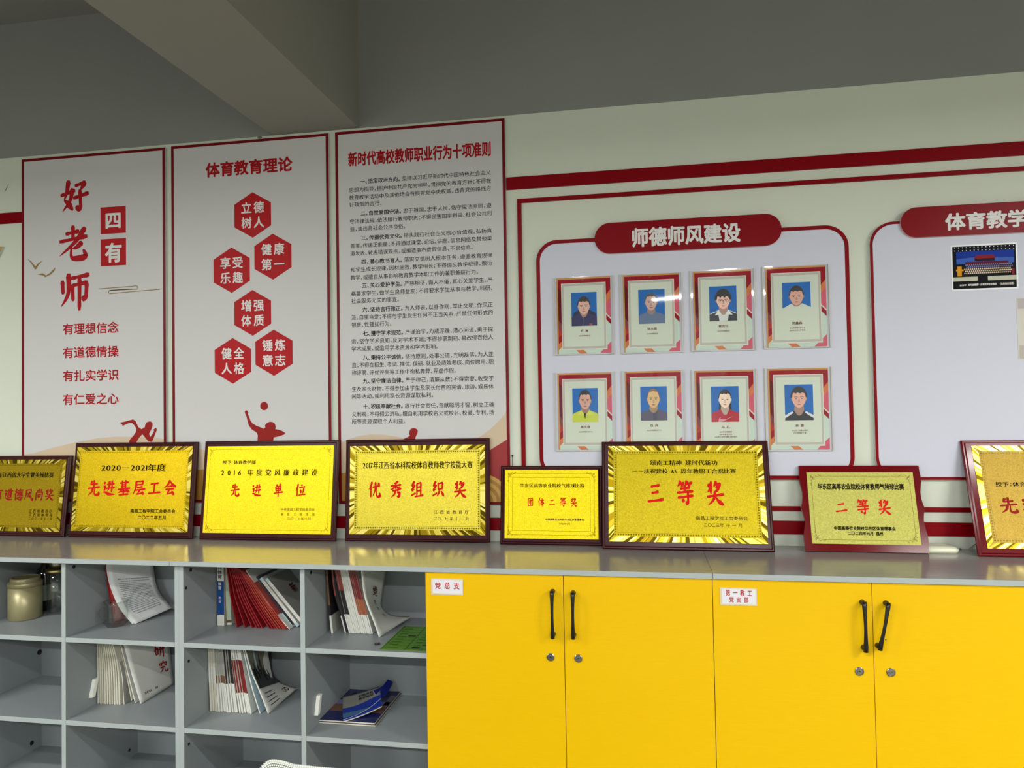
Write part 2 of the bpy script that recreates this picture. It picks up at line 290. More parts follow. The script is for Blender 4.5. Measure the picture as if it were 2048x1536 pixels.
DATA = {'b1': {'hao': [-2.6164,-2.4668,2.4967,2.6537],'lao': [-2.6223,-2.4739,2.2828,2.4394],'shi': [-2.6173,-2.4638,2.055,2.2225],'sq1': [(-2.4083,2.395),(-2.2794,2.5178)],'sq2': [(-2.4078,2.2482),(-2.2789,2.3716)],'si': [-2.3825,-2.305,2.418,2.4942],'you': [-2.3852,-2.3003,2.2654,2.3509],'l1': [-2.6046,-2.3176,1.9435,1.9929],'l2': [-2.6048,-2.318,1.8357,1.885],'l3': [-2.6051,-2.3185,1.729,1.7783],'l4': [-2.6053,-2.3189,1.6215,1.6707],'bird1': [(-2.792,2.3038),(-2.7709,2.2901),(-2.7488,2.2647),(-2.7322,2.2804),(-2.7091,2.2899),(-2.7311,2.2707),(-2.7422,2.2538),(-2.7511,2.2503),(-2.7566,2.2593),(-2.7709,2.2804)],'bird2': [(-2.74,2.2275),(-2.7103,2.231),(-2.6916,2.2204),(-2.6718,2.2311),(-2.6553,2.2457),(-2.6422,2.2557),(-2.6477,2.2396),(-2.6652,2.224),(-2.6872,2.2154),(-2.6982,2.212),(-2.7026,2.219)],'scroll': [(-2.4167,2.1515),(-2.2274,2.1517),(-2.11,2.1306),(-2.3646,2.1321)],'runner': [(-2.3162,1.5366),(-2.2879,1.5409),(-2.2753,1.5445),(-2.246,1.5507),(-2.2335,1.5422),(-2.2211,1.5159),(-2.2045,1.5064),(-2.1879,1.5155),(-2.1857,1.5267),(-2.1774,1.5378),(-2.1608,1.5413),(-2.1505,1.5337),(-2.1495,1.5207),(-2.1558,1.5059),(-2.161,1.4966),(-2.1673,1.4855),(-2.1612,1.4715),(-2.1487,1.4872),(-2.1424,1.4983),(-2.1465,1.5021),(-2.1403,1.5076),(-2.13,1.5112),(-2.129,1.5),(-2.1363,1.4853),(-2.1447,1.4649),(-2.153,1.4483),(-2.1716,1.4521),(-2.1901,1.4727),(-2.2005,1.484),(-2.2172,1.4674),(-2.2298,1.4488),(-2.2467,1.4023),(-2.2728,1.3837),(-2.2695,1.4304),(-2.2652,1.4584),(-2.2463,1.4769),(-2.2316,1.4955),(-2.2295,1.5085),(-2.2419,1.5254),(-2.2523,1.5349),(-2.2711,1.5333),(-2.2879,1.526),(-2.2984,1.5223),(-2.3026,1.5299)],'hill': [(-2.817,1.3963),(-2.7607,1.4009),(-2.6622,1.4252),(-2.5431,1.4492),(-2.4254,1.4681),(-2.3302,1.4739),(-2.2255,1.473),(-2.122,1.4666),(-2.084,1.4607)],'corners': [(-2.824,2.7683),(-2.0815,2.7699),(-2.0834,1.18),(-2.8182,1.1794)]},'b2': {'title': [-1.8824,-1.4691,2.62,2.6826],'hexes': [(-1.658,2.4382),(-1.5645,2.25),(-1.7603,2.2001),(-1.6618,2.0081),(-1.7576,1.801),(-1.5636,1.8312)],'hexr': [0.1005,0.0869],'ball': (-1.6116,1.6007),'ballr': 0.0186,'player': [(-1.703,1.5775),(-1.698,1.5829),(-1.6902,1.5819),(-1.6863,1.5737),(-1.6883,1.5664),(-1.6825,1.5555),(-1.6768,1.5391),(-1.6671,1.5263),(-1.6476,1.5152),(-1.6261,1.5077),(-1.6144,1.5022),(-1.6066,1.5075),(-1.6085,1.5166),(-1.6006,1.5255),(-1.5888,1.5317),(-1.5733,1.5315),(-1.5617,1.5232),(-1.5579,1.5106),(-1.56,1.4998),(-1.5455,1.4979),(-1.5291,1.4923),(-1.5137,1.4832),(-1.5196,1.476),(-1.5428,1.4691),(-1.5681,1.4639),(-1.5722,1.4369),(-1.5705,1.4099),(-1.6388,1.4012),(-1.6443,1.4464),(-1.6421,1.4735),(-1.6478,1.4862),(-1.6722,1.501),(-1.6848,1.5192),(-1.6906,1.5374),(-1.6943,1.5556),(-1.7002,1.5666)],'corners': [(-2.0485,2.7712),(-1.3016,2.7704),(-1.3039,1.1812),(-2.0527,1.1802)]},'b3': {'title': [-1.213,-0.5898,2.6208,2.6791],'body': [[-1.1599,-0.5915,2.5411,2.5611],[-1.2107,-0.5907,2.5071,2.5271],[-1.2111,-0.5912,2.4748,2.4948],[-1.2106,-1.0661,2.444,2.4642],[-1.1592,-0.591,2.4042,2.4242],[-1.209,-0.5907,2.3714,2.3914],[-1.2084,-0.9631,2.339,2.3591],[-1.1581,-0.5909,2.299,2.319],[-1.2078,-0.591,2.2673,2.2872],[-1.2082,-0.6724,2.2346,2.2546],[-1.158,-0.5912,2.1973,2.2171],[-1.2081,-0.5918,2.165,2.1849],[-1.209,-0.652,2.1307,2.1518],[-1.1568,-0.5924,2.0953,2.1164],[-1.2073,-0.593,2.0617,2.0827],[-1.2067,-0.9949,2.0304,2.0517],[-1.157,-0.5918,1.992,2.013],[-1.207,-0.5923,1.96,1.981],[-1.2064,-1.0289,1.9289,1.9502],[-1.1558,-0.5925,1.8906,1.9116],[-1.2072,-0.5925,1.8584,1.8794],[-1.2076,-0.8293,1.8266,1.8478],[-1.1571,-0.5927,1.7881,1.8091],[-1.2074,-0.5923,1.7571,1.778],[-1.2078,-0.7527,1.7249,1.746],[-1.1583,-0.5934,1.6889,1.7099],[-1.2087,-0.5935,1.6559,1.6768],[-1.2091,-0.8519,1.6249,1.646],[-1.1586,-0.5937,1.5813,1.6022],[-1.21,-0.5943,1.5484,1.5694],[-1.2104,-0.9745,1.5174,1.5386]],'hill': [(-1.2662,1.4397),(-1.2174,1.4563),(-1.1765,1.468),(-1.1307,1.4734),(-1.0803,1.4725),(-1.0352,1.4668),(-0.9954,1.4593),(-0.9656,1.4519)],'curve': [(-0.6629,1.4566),(-0.6387,1.4704),(-0.6145,1.4865),(-0.5904,1.5073),(-0.5662,1.5326),(-0.5516,1.5487),(-0.539,1.5649)],'slope': [(-0.6039,1.4104),(-0.5411,1.4453)],'head': [(-0.9805,1.4535),(-0.9605,1.4628),(-0.9545,1.4661),(-0.9573,1.4756),(-0.9552,1.4875),(-0.9491,1.4956),(-0.9377,1.4978),(-0.9254,1.4948),(-0.92,1.4872),(-0.9217,1.4753),(-0.9283,1.4644),(-0.9319,1.4531)],'wave': (-0.5924,1.1802),'corners': [(-1.2751,2.7748),(-0.5285,2.7691),(-0.5321,1.1827),(-1.2678,1.1814)]},'pn1': {'l': -0.4082,'r': 0.788,'top': 2.256,'topl': 2.2501,'hl': (-0.169,2.2458),'hr': (0.5453,2.249),'ht': 2.3081,'hb': 2.1848,'title': [-0.0211,0.3932,2.2072,2.2789]},'pn2': {'l': 0.8622,'top': 2.2536,'hl': (0.9691,2.2465),'ht': 2.2994,'hb': 2.1861,'t1': [1.121,1.1845,2.2076,2.2684],'t4': [1.3334,1.3915,2.2063,2.2663],'photo': [(1.1471,2.1463),(1.3582,2.1459),(1.3593,1.9886),(1.1466,1.9883)],'paper': [(1.3618,1.9455),(1.3598,1.7268)]},'cards': {'c1': [-0.2191,1.9433,0.2143,0.3055,-0.0],'c2': [0.0474,1.943,0.217,0.3086,0.001],'c3': [0.3197,1.9442,0.2203,0.3078,0.003],'c4': [0.5915,1.9465,0.2209,0.31,0.0015],'c5': [-0.2219,1.5582,0.2138,0.3068,0.0034],'c6': [0.0475,1.5607,0.2181,0.3009,0.0049],'c7': [0.3183,1.5532,0.223,0.3171,0.0025],'c8': [0.5907,1.5555,0.2194,0.3118,0.0001]},'misc': {'tri': [(-2.9505,2.3615),(-2.9234,2.3671),(-2.9505,2.3166),(-2.9505,2.293),(-2.9071,2.3662)],'scuff': (-2.9098,2.6473),'chip': (-1.6246,2.7845),'cable': [(-0.5226,1.3769),(-0.5232,1.3402)]},'pl': {'p0': {'pose': [-3.0669,-0.0824,0.0004,0.134,0.0019,0.52,0.3609],'plate': [-0.3267,0.5031,0.0213,0.3419],'t': [[0.1084,0.4454,0.2614,0.2854],[0.0923,0.4558,0.1576,0.2093],[0.3371,0.455,0.1034,0.119],[0.3391,0.4569,0.0879,0.1012],[0.3387,0.4579,0.0711,0.0835]]},'p1': {'pose': [-2.5242,-0.0823,-0.0005,0.1174,0.0016,0.6055,0.4178],'plate': [0.0168,0.5884,0.0276,0.3981],'t': [[0.1457,0.465,0.2899,0.3217],[0.0859,0.5224,0.1813,0.2513],[0.3064,0.5248,0.1083,0.1255],[0.3444,0.4802,0.0811,0.0983]]},'p2': {'pose': [-1.8814,-0.0858,-0.0009,0.1259,0.0025,0.6204,0.4205],'plate': [0.0192,0.6013,0.0283,0.3976],'t': [[0.0923,0.2485,0.3202,0.3363],[0.0899,0.5315,0.2703,0.2989],[0.1372,0.4827,0.1818,0.237],[0.3749,0.5267,0.1231,0.1355],[0.376,0.5276,0.1029,0.1147],[0.4041,0.51,0.085,0.0968]]},'p3': {'pose': [-1.2284,-0.0637,0.0003,0.0736,0.0053,0.6182,0.4201],'plate': [0.022,0.6003,0.0292,0.394],'t': [[0.0785,0.5496,0.2978,0.3283],[0.1054,0.5232,0.178,0.2466],[0.3861,0.532,0.1136,0.1293],[0.3877,0.5309,0.0869,0.101]]},'p4': {'pose': [-0.5658,-0.0799,-0.0005,0.1497,0.0007,0.4072,0.3114],'plate': [0.019,0.3919,0.0239,0.2944],'t': [[0.0806,0.3386,0.2243,0.2405],[0.1121,0.309,0.1489,0.1838],[0.1824,0.3362,0.0947,0.104],[0.2368,0.2801,0.0788,0.0867]]},'p5': {'pose': [-0.1568,-0.1383,0.0,0.2544,-0.0005,0.6305,0.4161],'plate': [0.025,0.6079,0.028,0.3972],'t': [[0.1863,0.44,0.3199,0.3398],[0.1191,0.5075,0.2876,0.3073],[0.1741,0.459,0.1654,0.259],[0.3518,0.5398,0.1118,0.1277],[0.3797,0.5167,0.0865,0.1016]]},'p6': {'pose': [0.5843,-0.1138,0.0004,0.2542,0.0002,0.4198,0.3159],'plate': [0.0248,0.396,0.0275,0.2907],'t': [[0.0602,0.3607,0.2263,0.248],[0.1162,0.3076,0.1334,0.1889],[0.1054,0.3161,0.0774,0.0912],[0.151,0.2712,0.0598,0.0732]]},'p7': {'pose': [1.1509,-0.1526,0.0001,0.2897,-0.0001,0.62,0.4147],'plate': [0.0302,0.6452,0.0271,0.3925],'t': [[0.0882,0.2534,0.2441,0.2608],[0.0917,0.3614,0.1491,0.2064]]}},'hw': {'h1': [(-0.3074,0.9576),(-0.3075,0.814)],'h2': [(-0.2376,0.9545),(-0.2385,0.8149)],'h3': [(0.6736,0.9513),(0.6743,0.8096)],'h4': [(0.7432,0.9503),(0.7159,0.8176)],'locks': [(-0.3183,0.7368),(-0.2248,0.7366),(0.6596,0.7343),(0.752,0.7355)],'hole': (0.74,0.8358),'s1': [(-0.7326,0.9913),(-0.6182,0.9353)],'s1t': [(-0.7186,0.9551),(-0.6301,0.9765)],'s2': [(0.2403,0.9856),(0.3554,0.929)],'s2t': [(0.258,0.9601),(0.3402,0.9802),(0.2685,0.9393),(0.3287,0.9572)],'seamtop': -1.7351}}

# ------------------------------------------------------------------ room shell
def struct(mb, name, **k): o = mb.build(name, kind='structure', **k); return o
XL, XR, YB, ZC, ZB = -5.6, 5.2, -7.2, 3.424, 2.7863
struct(MB().box(XL, XR, 0, .12, 0, ZB, white_paint).box(XL, XR, 0, .12, ZB, ZC, grey_paint), 'wall_back')
floor_m = mat('grey_floor_tile', (96, 94, 90), .3, var=(1.5, .04))
fl = MB().box(XL, XR, YB, .12, -.1, 0, floor_m); struct(fl, 'floor')
struct(MB().box(XL, XR, YB, .12, ZC, ZC + .1, grey_paint), 'ceiling')
bx0, bx1 = -1.568, -1.1672
for (a, b) in ((bx0, bx1), (3.0, 3.4), (-5.55, -5.2)):
    o = struct(MB().box(a, b, YB, 0, ZB, ZC + .02, mat('beam_paint', (146, 144, 136), .8, bump=(120, .08))), 'ceiling_beam')
# walls round the rest of the room; the wall behind the camera has windows
struct(MB().box(XL - .12, XL, YB, .12, 0, ZB, white_paint).box(XL - .12, XL, YB, .12, ZB, ZC, grey_paint), 'wall_left')
struct(MB().box(XR, XR + .12, YB, .12, 0, ZB, white_paint).box(XR, XR + .12, YB, .12, ZB, ZC, grey_paint), 'wall_right')
wins = [(-5.3, -3.3), (-3.1, -1.0), (-.8, 1.2)]
wf = MB(); WZ0, WZ1 = .95, 2.35
wf.box(XL, XR, YB - .2, YB, 0, WZ0, white_paint); wf.box(XL, XR, YB - .2, YB, WZ1, ZC, white_paint)
xs = [XL] + [v for q in wins for v in q] + [XR]
for i in range(0, len(xs), 2): wf.box(xs[i], xs[i + 1], YB - .2, YB, WZ0, WZ1, white_paint)
struct(wf, 'wall_front')
day = mat('daylight_pane', (225, 235, 240), .5, emit=.35); alu = mat('window_frame_grey', (150, 152, 150), .4)
for i, (a, b) in enumerate(wins):
    f = MB()
    for (p, q) in ((a, a + .05), (b - .05, b), ((a + b) / 2 - .03, (a + b) / 2 + .03)): f.box(p, q, YB - .14, YB - .08, WZ0, WZ1, alu)
    f.box(a, b, YB - .14, YB - .08, WZ0, WZ0 + .05, alu); f.box(a, b, YB - .14, YB - .08, WZ1 - .05, WZ1, alu)
    o = struct(f, 'window_%d' % (i + 1)); MB().box(a, b, YB - .13, YB - .12, WZ0, WZ1, day).build('pane', o)

# ceiling light fittings (batten housing with its tube) standing under the ceiling where the light comes from
wm = mat('batten_white', (225, 225, 220), .4); tubem = mat('tube_glow', (255, 252, 240), .4, emit=6)
for i, (x, y, p) in enumerate(LAMPS):
    t = thing('tube_lamp', (x, y, LAMPZ), 'suspended white tube lamp %s' % ['left of the cross beam near the notice wall', 'right of the cross beam near the notice wall', 'on the left at the room rear', 'in the middle at the room rear', 'on the right at the room rear', 'just right of the cross beam mid room'][i], 'lamp')
    MB().box(x - .62, x + .62, y - .06, y + .06, LAMPZ - .02, LAMPZ + .03, wm).build('housing', t, (x, y, LAMPZ))
    for dx in (-.4, .4): MB().box(x + dx - .006, x + dx + .006, y - .006, y + .006, LAMPZ + .03, ZC, steel).build('suspension_rod', t, (x, y, LAMPZ))
    MB().tube([(x - .6, y, LAMPZ - .032), (x + .6, y, LAMPZ - .032)], .011, tubem).build('tube', t, (x, y, LAMPZ))

# red raised stripes on the wall: a broad outer band and a thin inner frame
WT = .008
def stripe(n, x0, x1, z0, z1, d=WT):
    return struct(MB().box(x0, x1, -d, -.0005, z0, z1, red_acryl, bev=.0008), 'trim_%d' % n)
stripe(1, -5.0, -2.8245, 2.4752, 2.526); stripe(2, -.528, 3.4, 2.4745, 2.526); stripe(3, -5.0, 3.4, 1.0765, 1.127)
thin = MB()
thin.box(-.4845, 3.2, -WT, -.0005, 2.417, 2.4342, red_acryl); thin.box(-.4845, 3.2, -WT, -.0005, 1.1655, 1.1828, red_acryl); thin.box(-.4845, -.4675, -WT, -.0005, 1.1828, 2.417, red_acryl)
struct(thin, 'trim_4')
m = DATA['misc']
gf = MB().prism([(-3.15, 2.335), (-3.02, 2.361), (-2.9234, 2.3671), (-2.952, 2.315), (-3.0, 2.22), (-3.1, 2.2)], -.012, -.0005, mat('gold_print_edge', (190, 150, 84), .4), side_pvc)
tag(gf.build('wall_decoration', off=(-3.0, 0, 2.3)), 'gold pointed cut-out decoration on the wall at the far left edge', 'decoration')
sc = MB(); g = mat('scuff_grey', (120, 124, 122), .8); ribbon(sc, [(-2.925, 2.628), (-2.916, 2.64), (-2.909, 2.655)], [.002, .006, .0015], -.0006, g); ribbon(sc, [(-2.913, 2.648), (-2.903, 2.664)], .002, -.0006, g)
sc.flat(arc(-1.628, 2.782, .012, 0, 360, 10, .006), -.0006, mat('chipped_plaster', (120, 120, 105), .9))
sc.build('scuff_mark', bpy.data.objects['wall_back'])

# ------------------------------------------------------------------ notice boards
BT = .012
def board(key, label, mbx):
    c = DATA[key]['corners']; x0 = (c[0][0] + c[3][0]) / 2; x1 = (c[1][0] + c[2][0]) / 2; z1 = (c[0][1] + c[1][1]) / 2; z0 = 1.181
    off = (x0, 0, z0); t = thing('notice_board', off, label, 'board', 'tall printed notice boards with red borders')
    MB().box(x0, x1, -BT, -.001, z0, z1, side_pvc).build('backing_board', t, off)
    b = MB(); b.flat([(x0 + .012, z0 + .012), (x1 - .012, z0 + .012), (x1 - .012, z1 - .012), (x0 + .012, z1 - .012)], -BT - .0003, board_white); b.build('printed_face', t, off)
    bw = .012
    f = MB()
    for q in ((x0, x1, z1 - bw, z1), (x0, x1, z0, z0 + bw), (x0, x0 + bw, z0 + bw, z1 - bw), (x1 - bw, x1, z0 + bw, z1 - bw)): f.box(q[0], q[1], -BT - .0012, -BT, q[2], q[3], mat('border_red', (116, 2, 16), .4, spec=.2))
    f.build('red_border', t, off)
    return t, off, (x0 + bw, x1 - bw, z0 + bw, z1)
PY = -BT - .0006
def clipx(pts, x0, x1): return [(min(max(a, x0), x1), b) for a, b in pts]
# left board
t, off, (ax, bx, az, bz) = board('b1', 'tall notice board farthest left with three large brush characters and two birds', None); d = DATA['b1']
art = MB(); art.flat([(ax, az), (ax, d['hill'][0][1])] + clipx(d['hill'], ax, bx) + [(bx, az)], PY, pr_tan)
art.flat([(ax, az), (ax, 1.30), (-2.6, 1.345), (-2.3, 1.35), (bx, 1.31), (bx, az)], PY - .0001, pr_gold)
art.build('hill_print', t, off)
MB().flat(d['runner'], PY - .0003, pr_fig).build('runner_print', t, off)
MB().flat(d['bird1'], PY, pr_olive).build('bird_print', t, off); MB().flat(d['bird2'], PY, pr_olive).build('bird_print', t, off)
s = MB(); z = 2.1515
ribbon(s, [(-2.4167, 2.1462), (-2.30, 2.1490), (-2.2274, 2.1515)] + [(-2.2274 + .0075 * math.cos(a), 2.144 + .0075 * math.sin(a)) for a in (1.2, .6, 0, -.6, -1.2)] + [(-2.2274, 2.1365), (-2.36, 2.1365)], .0035, PY, pr_olive)
ribbon(s, [(-2.11, 2.1306), (-2.24, 2.1266), (-2.36, 2.122)] + [(-2.36 - .0075 * math.cos(a), 2.1295 + .0075 * math.sin(a)) for a in (-1.2, -.6, 0, .6, 1.2)] + [(-2.36, 2.137), (-2.25, 2.1385)], .0035, PY, pr_olive)
s.build('scroll_line_print', t, off)
for k in ('sq1', 'sq2'):
    (a, b), (c, e) = d[k]; MB().flat([(a, b), (c, b), (c, e), (a, e)], PY, pr_hex).build('red_square_print', t, off)
text('brush_title', t, [('好', *d['hao'], 'x'), ('老', *d['lao'], 'x'), ('师', *d['shi'], 'x')], pr_red, PY, off)
text('white_title', t, [('四', *d['si'], 'k'), ('有', *d['you'], 'k')], pr_white, PY - .0003, off)
text('lettering', t, [(s_, *d[k], 'b') for k, s_ in (('l1', '有理想信念'), ('l2', '有道德情操'), ('l3', '有扎实学识'), ('l4', '有仁爱之心'))], pr_red, PY, off)
# middle board
t, off, (ax, bx, az, bz) = board('b2', 'tall notice board in the middle of three with six red hexagons and a volleyball player', None); d = DATA['b2']
MB().flat([(ax, az), (ax, 1.455), (-1.99, 1.445), (-1.94, 1.42), (-1.7, 1.37), (-1.5, 1.38), (bx, 1.43), (bx, az)], PY, pr_tan).flat([(ax, az), (ax, 1.31), (-1.8, 1.34), (-1.5, 1.345), (bx, 1.31), (bx, az)], PY - .0001, pr_gold).build('hill_print', t, off)
MB().flat(d['player'], PY - .0003, pr_fig).build('player_print', t, off)
MB().flat(arc(d['ball'][0], d['ball'][1], d['ballr'], 0, 345, 23), PY, pr_fig).build('ball_print', t, off)
text('title', t, [('体育教育理论', *d['title'], 'k')], pr_red, PY, off)
words = ['立德树人', '健康第一', '享受乐趣', '增强体质', '健全人格', '锤炼意志']; L = []
for (cx, cz), wd in zip(d['hexes'], words):
    rh, rw = d['hexr']; hx = MB().flat([(cx, cz + rh), (cx - rw, cz + rh / 2), (cx - rw, cz - rh / 2), (cx, cz - rh), (cx + rw, cz - rh / 2), (cx + rw, cz + rh / 2)], PY, pr_hex).build('hexagon_print', t, off); L = []
    for k, ch in enumerate(wd):
        x = cx + (-.0295 if k % 2 == 0 else .0295); zz = cz + (.033 if k < 2 else -.033); L.append((ch, x - .0245, x + .0245, zz - (.0245 if ch != '一' else .0245), zz + .0245, 'b'))
    text('hexagon_lettering', hx, L, pr_white, PY - .0003, off)

# right board
t, off, (ax, bx, az, bz) = board('b3', 'tall notice board nearest the portrait panel covered in ten numbered paragraphs', None); d = DATA['b3']
MB().flat([(ax, az)] + clipx(d['hill'], ax, bx) + [(-.94, 1.44), (-.9, 1.40), (-.85, az)], PY, pr_tan).flat([(ax, az), (ax, 1.31), (-1.0, 1.34), (-.85, 1.33), (-.80, az)], PY - .0001, pr_gold).build('hill_print', t, off)
MB().flat([(-.80, az), (-.76, 1.40)] + clipx(d['curve'], ax, bx) + [(bx, az)], PY, pr_tan).build('curve_print', t, off)
MB().flat([(-.80, az), (-.72, 1.33), (-.6039, 1.4104), (bx, 1.447), (bx, az)], PY - .0002, pr_slope).build('red_slope_print', t, off)
wv = MB(); cx, cz = -.645, 1.193
for i, r in enumerate((.112, .098, .084, .070, .056, .042)):
    wv.flat([(cx - r, cz)] + arc(cx, cz, r, 0, 180, 20)[::1] + [(cx + r, cz)], PY - .0003 - i * .00006, (pr_gold2, pr_gold)[i % 2])
wv.build('wave_print', t, off)
MB().flat(d['head'] + [(-.92, 1.44), (-.90, 1.425), (-.88, 1.3), (-1.02, 1.3), (-1.0, 1.43)], PY - .0003, pr_fig).build('figure_print', t, off)
text('title', t, [('新时代高校教师职业行为十项准则', *d['title'], 'k')], pr_red, PY, off)
BODY = ['一、坚定政治方向。|坚持以习近平新时代中国特色社会主义', '思想为指导，拥护中国共产党的领导，贯彻党的教育方针；不得在', '教育教学活动中及其他场合有损害党中央权威、违背党的路线方', '针政策的言行。',
'二、自觉爱国守法。|忠于祖国，忠于人民，恪守宪法原则，遵', '守法律法规，依法履行教师职责；不得损害国家利益、社会公共利', '益，或违背社会公序良俗。',
'三、传播优秀文化。|带头践行社会主义核心价值观，弘扬真', '善美，传递正能量；不得通过课堂、论坛、讲座、信息网络及其他渠', '道发表、转发错误观点，或编造散布虚假信息、不良信息。',
'四、潜心教书育人。|落实立德树人根本任务，遵循教育规律', '和学生成长规律，因材施教，教学相长；不得违反教学纪律，敷衍', '教学，或擅自从事影响教育教学本职工作的兼职兼薪行为。',
'五、关心爱护学生。|严慈相济，诲人不倦，真心关爱学生，严', '格要求学生，做学生良师益友；不得要求学生从事与教学、科研、', '社会服务无关的事宜。',
'六、坚持言行雅正。|为人师表，以身作则，举止文明，作风正', '派，自重自爱；不得与学生发生任何不正当关系，严禁任何形式的', '猥亵、性骚扰行为。',
'七、遵守学术规范。|严谨治学，力戒浮躁，潜心问道，勇于探', '索，坚守学术良知，反对学术不端；不得抄袭剽窃、篡改侵吞他人', '学术成果，或滥用学术资源和学术影响。',
'八、秉持公平诚信。|坚持原则，处事公道，光明磊落，为人正', '直；不得在招生、考试、推优、保研、就业及绩效考核、岗位聘用、职', '称评聘、评优评奖等工作中徇私舞弊、弄虚作假。',
'九、坚守廉洁自律。|严于律己，清廉从教；不得索要、收受学', '生及家长财物，不得参加由学生及家长付费的宴请、旅游、娱乐休', '闲等活动，或利用家长资源谋取私利。',
'十、积极奉献社会。|履行社会责任，贡献聪明才智，树立正确', '义利观；不得假公济私，擅自利用学校名义或校名、校徽、专利、场', '所等资源谋取个人利益。']
def adv(s): return sum(.55 if c in '，。、；' else 1 for c in s)
L = []
for s_, (x0, x1, z0, z1) in zip(BODY, d['body']):
    if '|' in s_:
        h, r = s_.split('|'); f = (adv(h)) / adv(h + r); xm = x0 + (x1 - x0) * f; L += [(h, x0, xm - .007, z0, z1, 'b'), (r, xm + .002, x1, z0, z1, 'm')]
    else: L.append((s_, x0, x1, z0, z1, 'm'))
text('body_lettering', t, L, pr_black, PY, off)

# ------------------------------------------------------------------ rounded display panels
def display(label, x0, x1, z0, z1, bw, hx0, hx1, hz0, hz1, titles, r=.085):
    off = (x0, 0, z0); t = thing('display_panel', off, label, 'panel', 'rounded display panels with red header signs')
    o = MB().prism(rrect(x0, x1, z0, z1, r), -.018, -.001, red_acryl, side_pvc).build('red_rim', t, off)
    MB().prism(rrect(x0 + bw, x1 - bw, z0 + bw, z1 - bw, r - bw), -.0192, -.018, panel_white).build('panel_face', t, off)
    rr = (hz1 - hz0) / 2; hs = MB().prism(rrect(hx0, hx1, hz0, hz1, rr - .0005, 14), -.030, -.0193, red_acryl, mat('header_edge', (214, 170, 170), .5)).build('header_sign', t, off)
    text('header_lettering', hs, titles, pr_white, -.0306, off)
    return t
d = DATA['pn1']
p1 = display('wide rounded display panel holding eight portrait cards', d['l'], d['r'], 1.2862, 2.2535, .0155, d['hl'][0], d['hr'][0], d['hb'], d['ht'], [('师德师风建设', *d['title'], 'k')])
d2 = DATA['pn2']; a = d2['t1']; pitch = (d2['t4'][0] - a[0]) / 3
p2 = display('rounded display panel at the right edge with a stage photograph', d2['l'], d2['l'] + 1.32, 1.2862, 2.2535, .0105, d2['hl'][0], d2['hl'][0] + .86, d2['hb'], d2['ht'], [('体育教学成果', a[0], a[0] + pitch * 5 + .0635, a[2], a[3], 'k')])

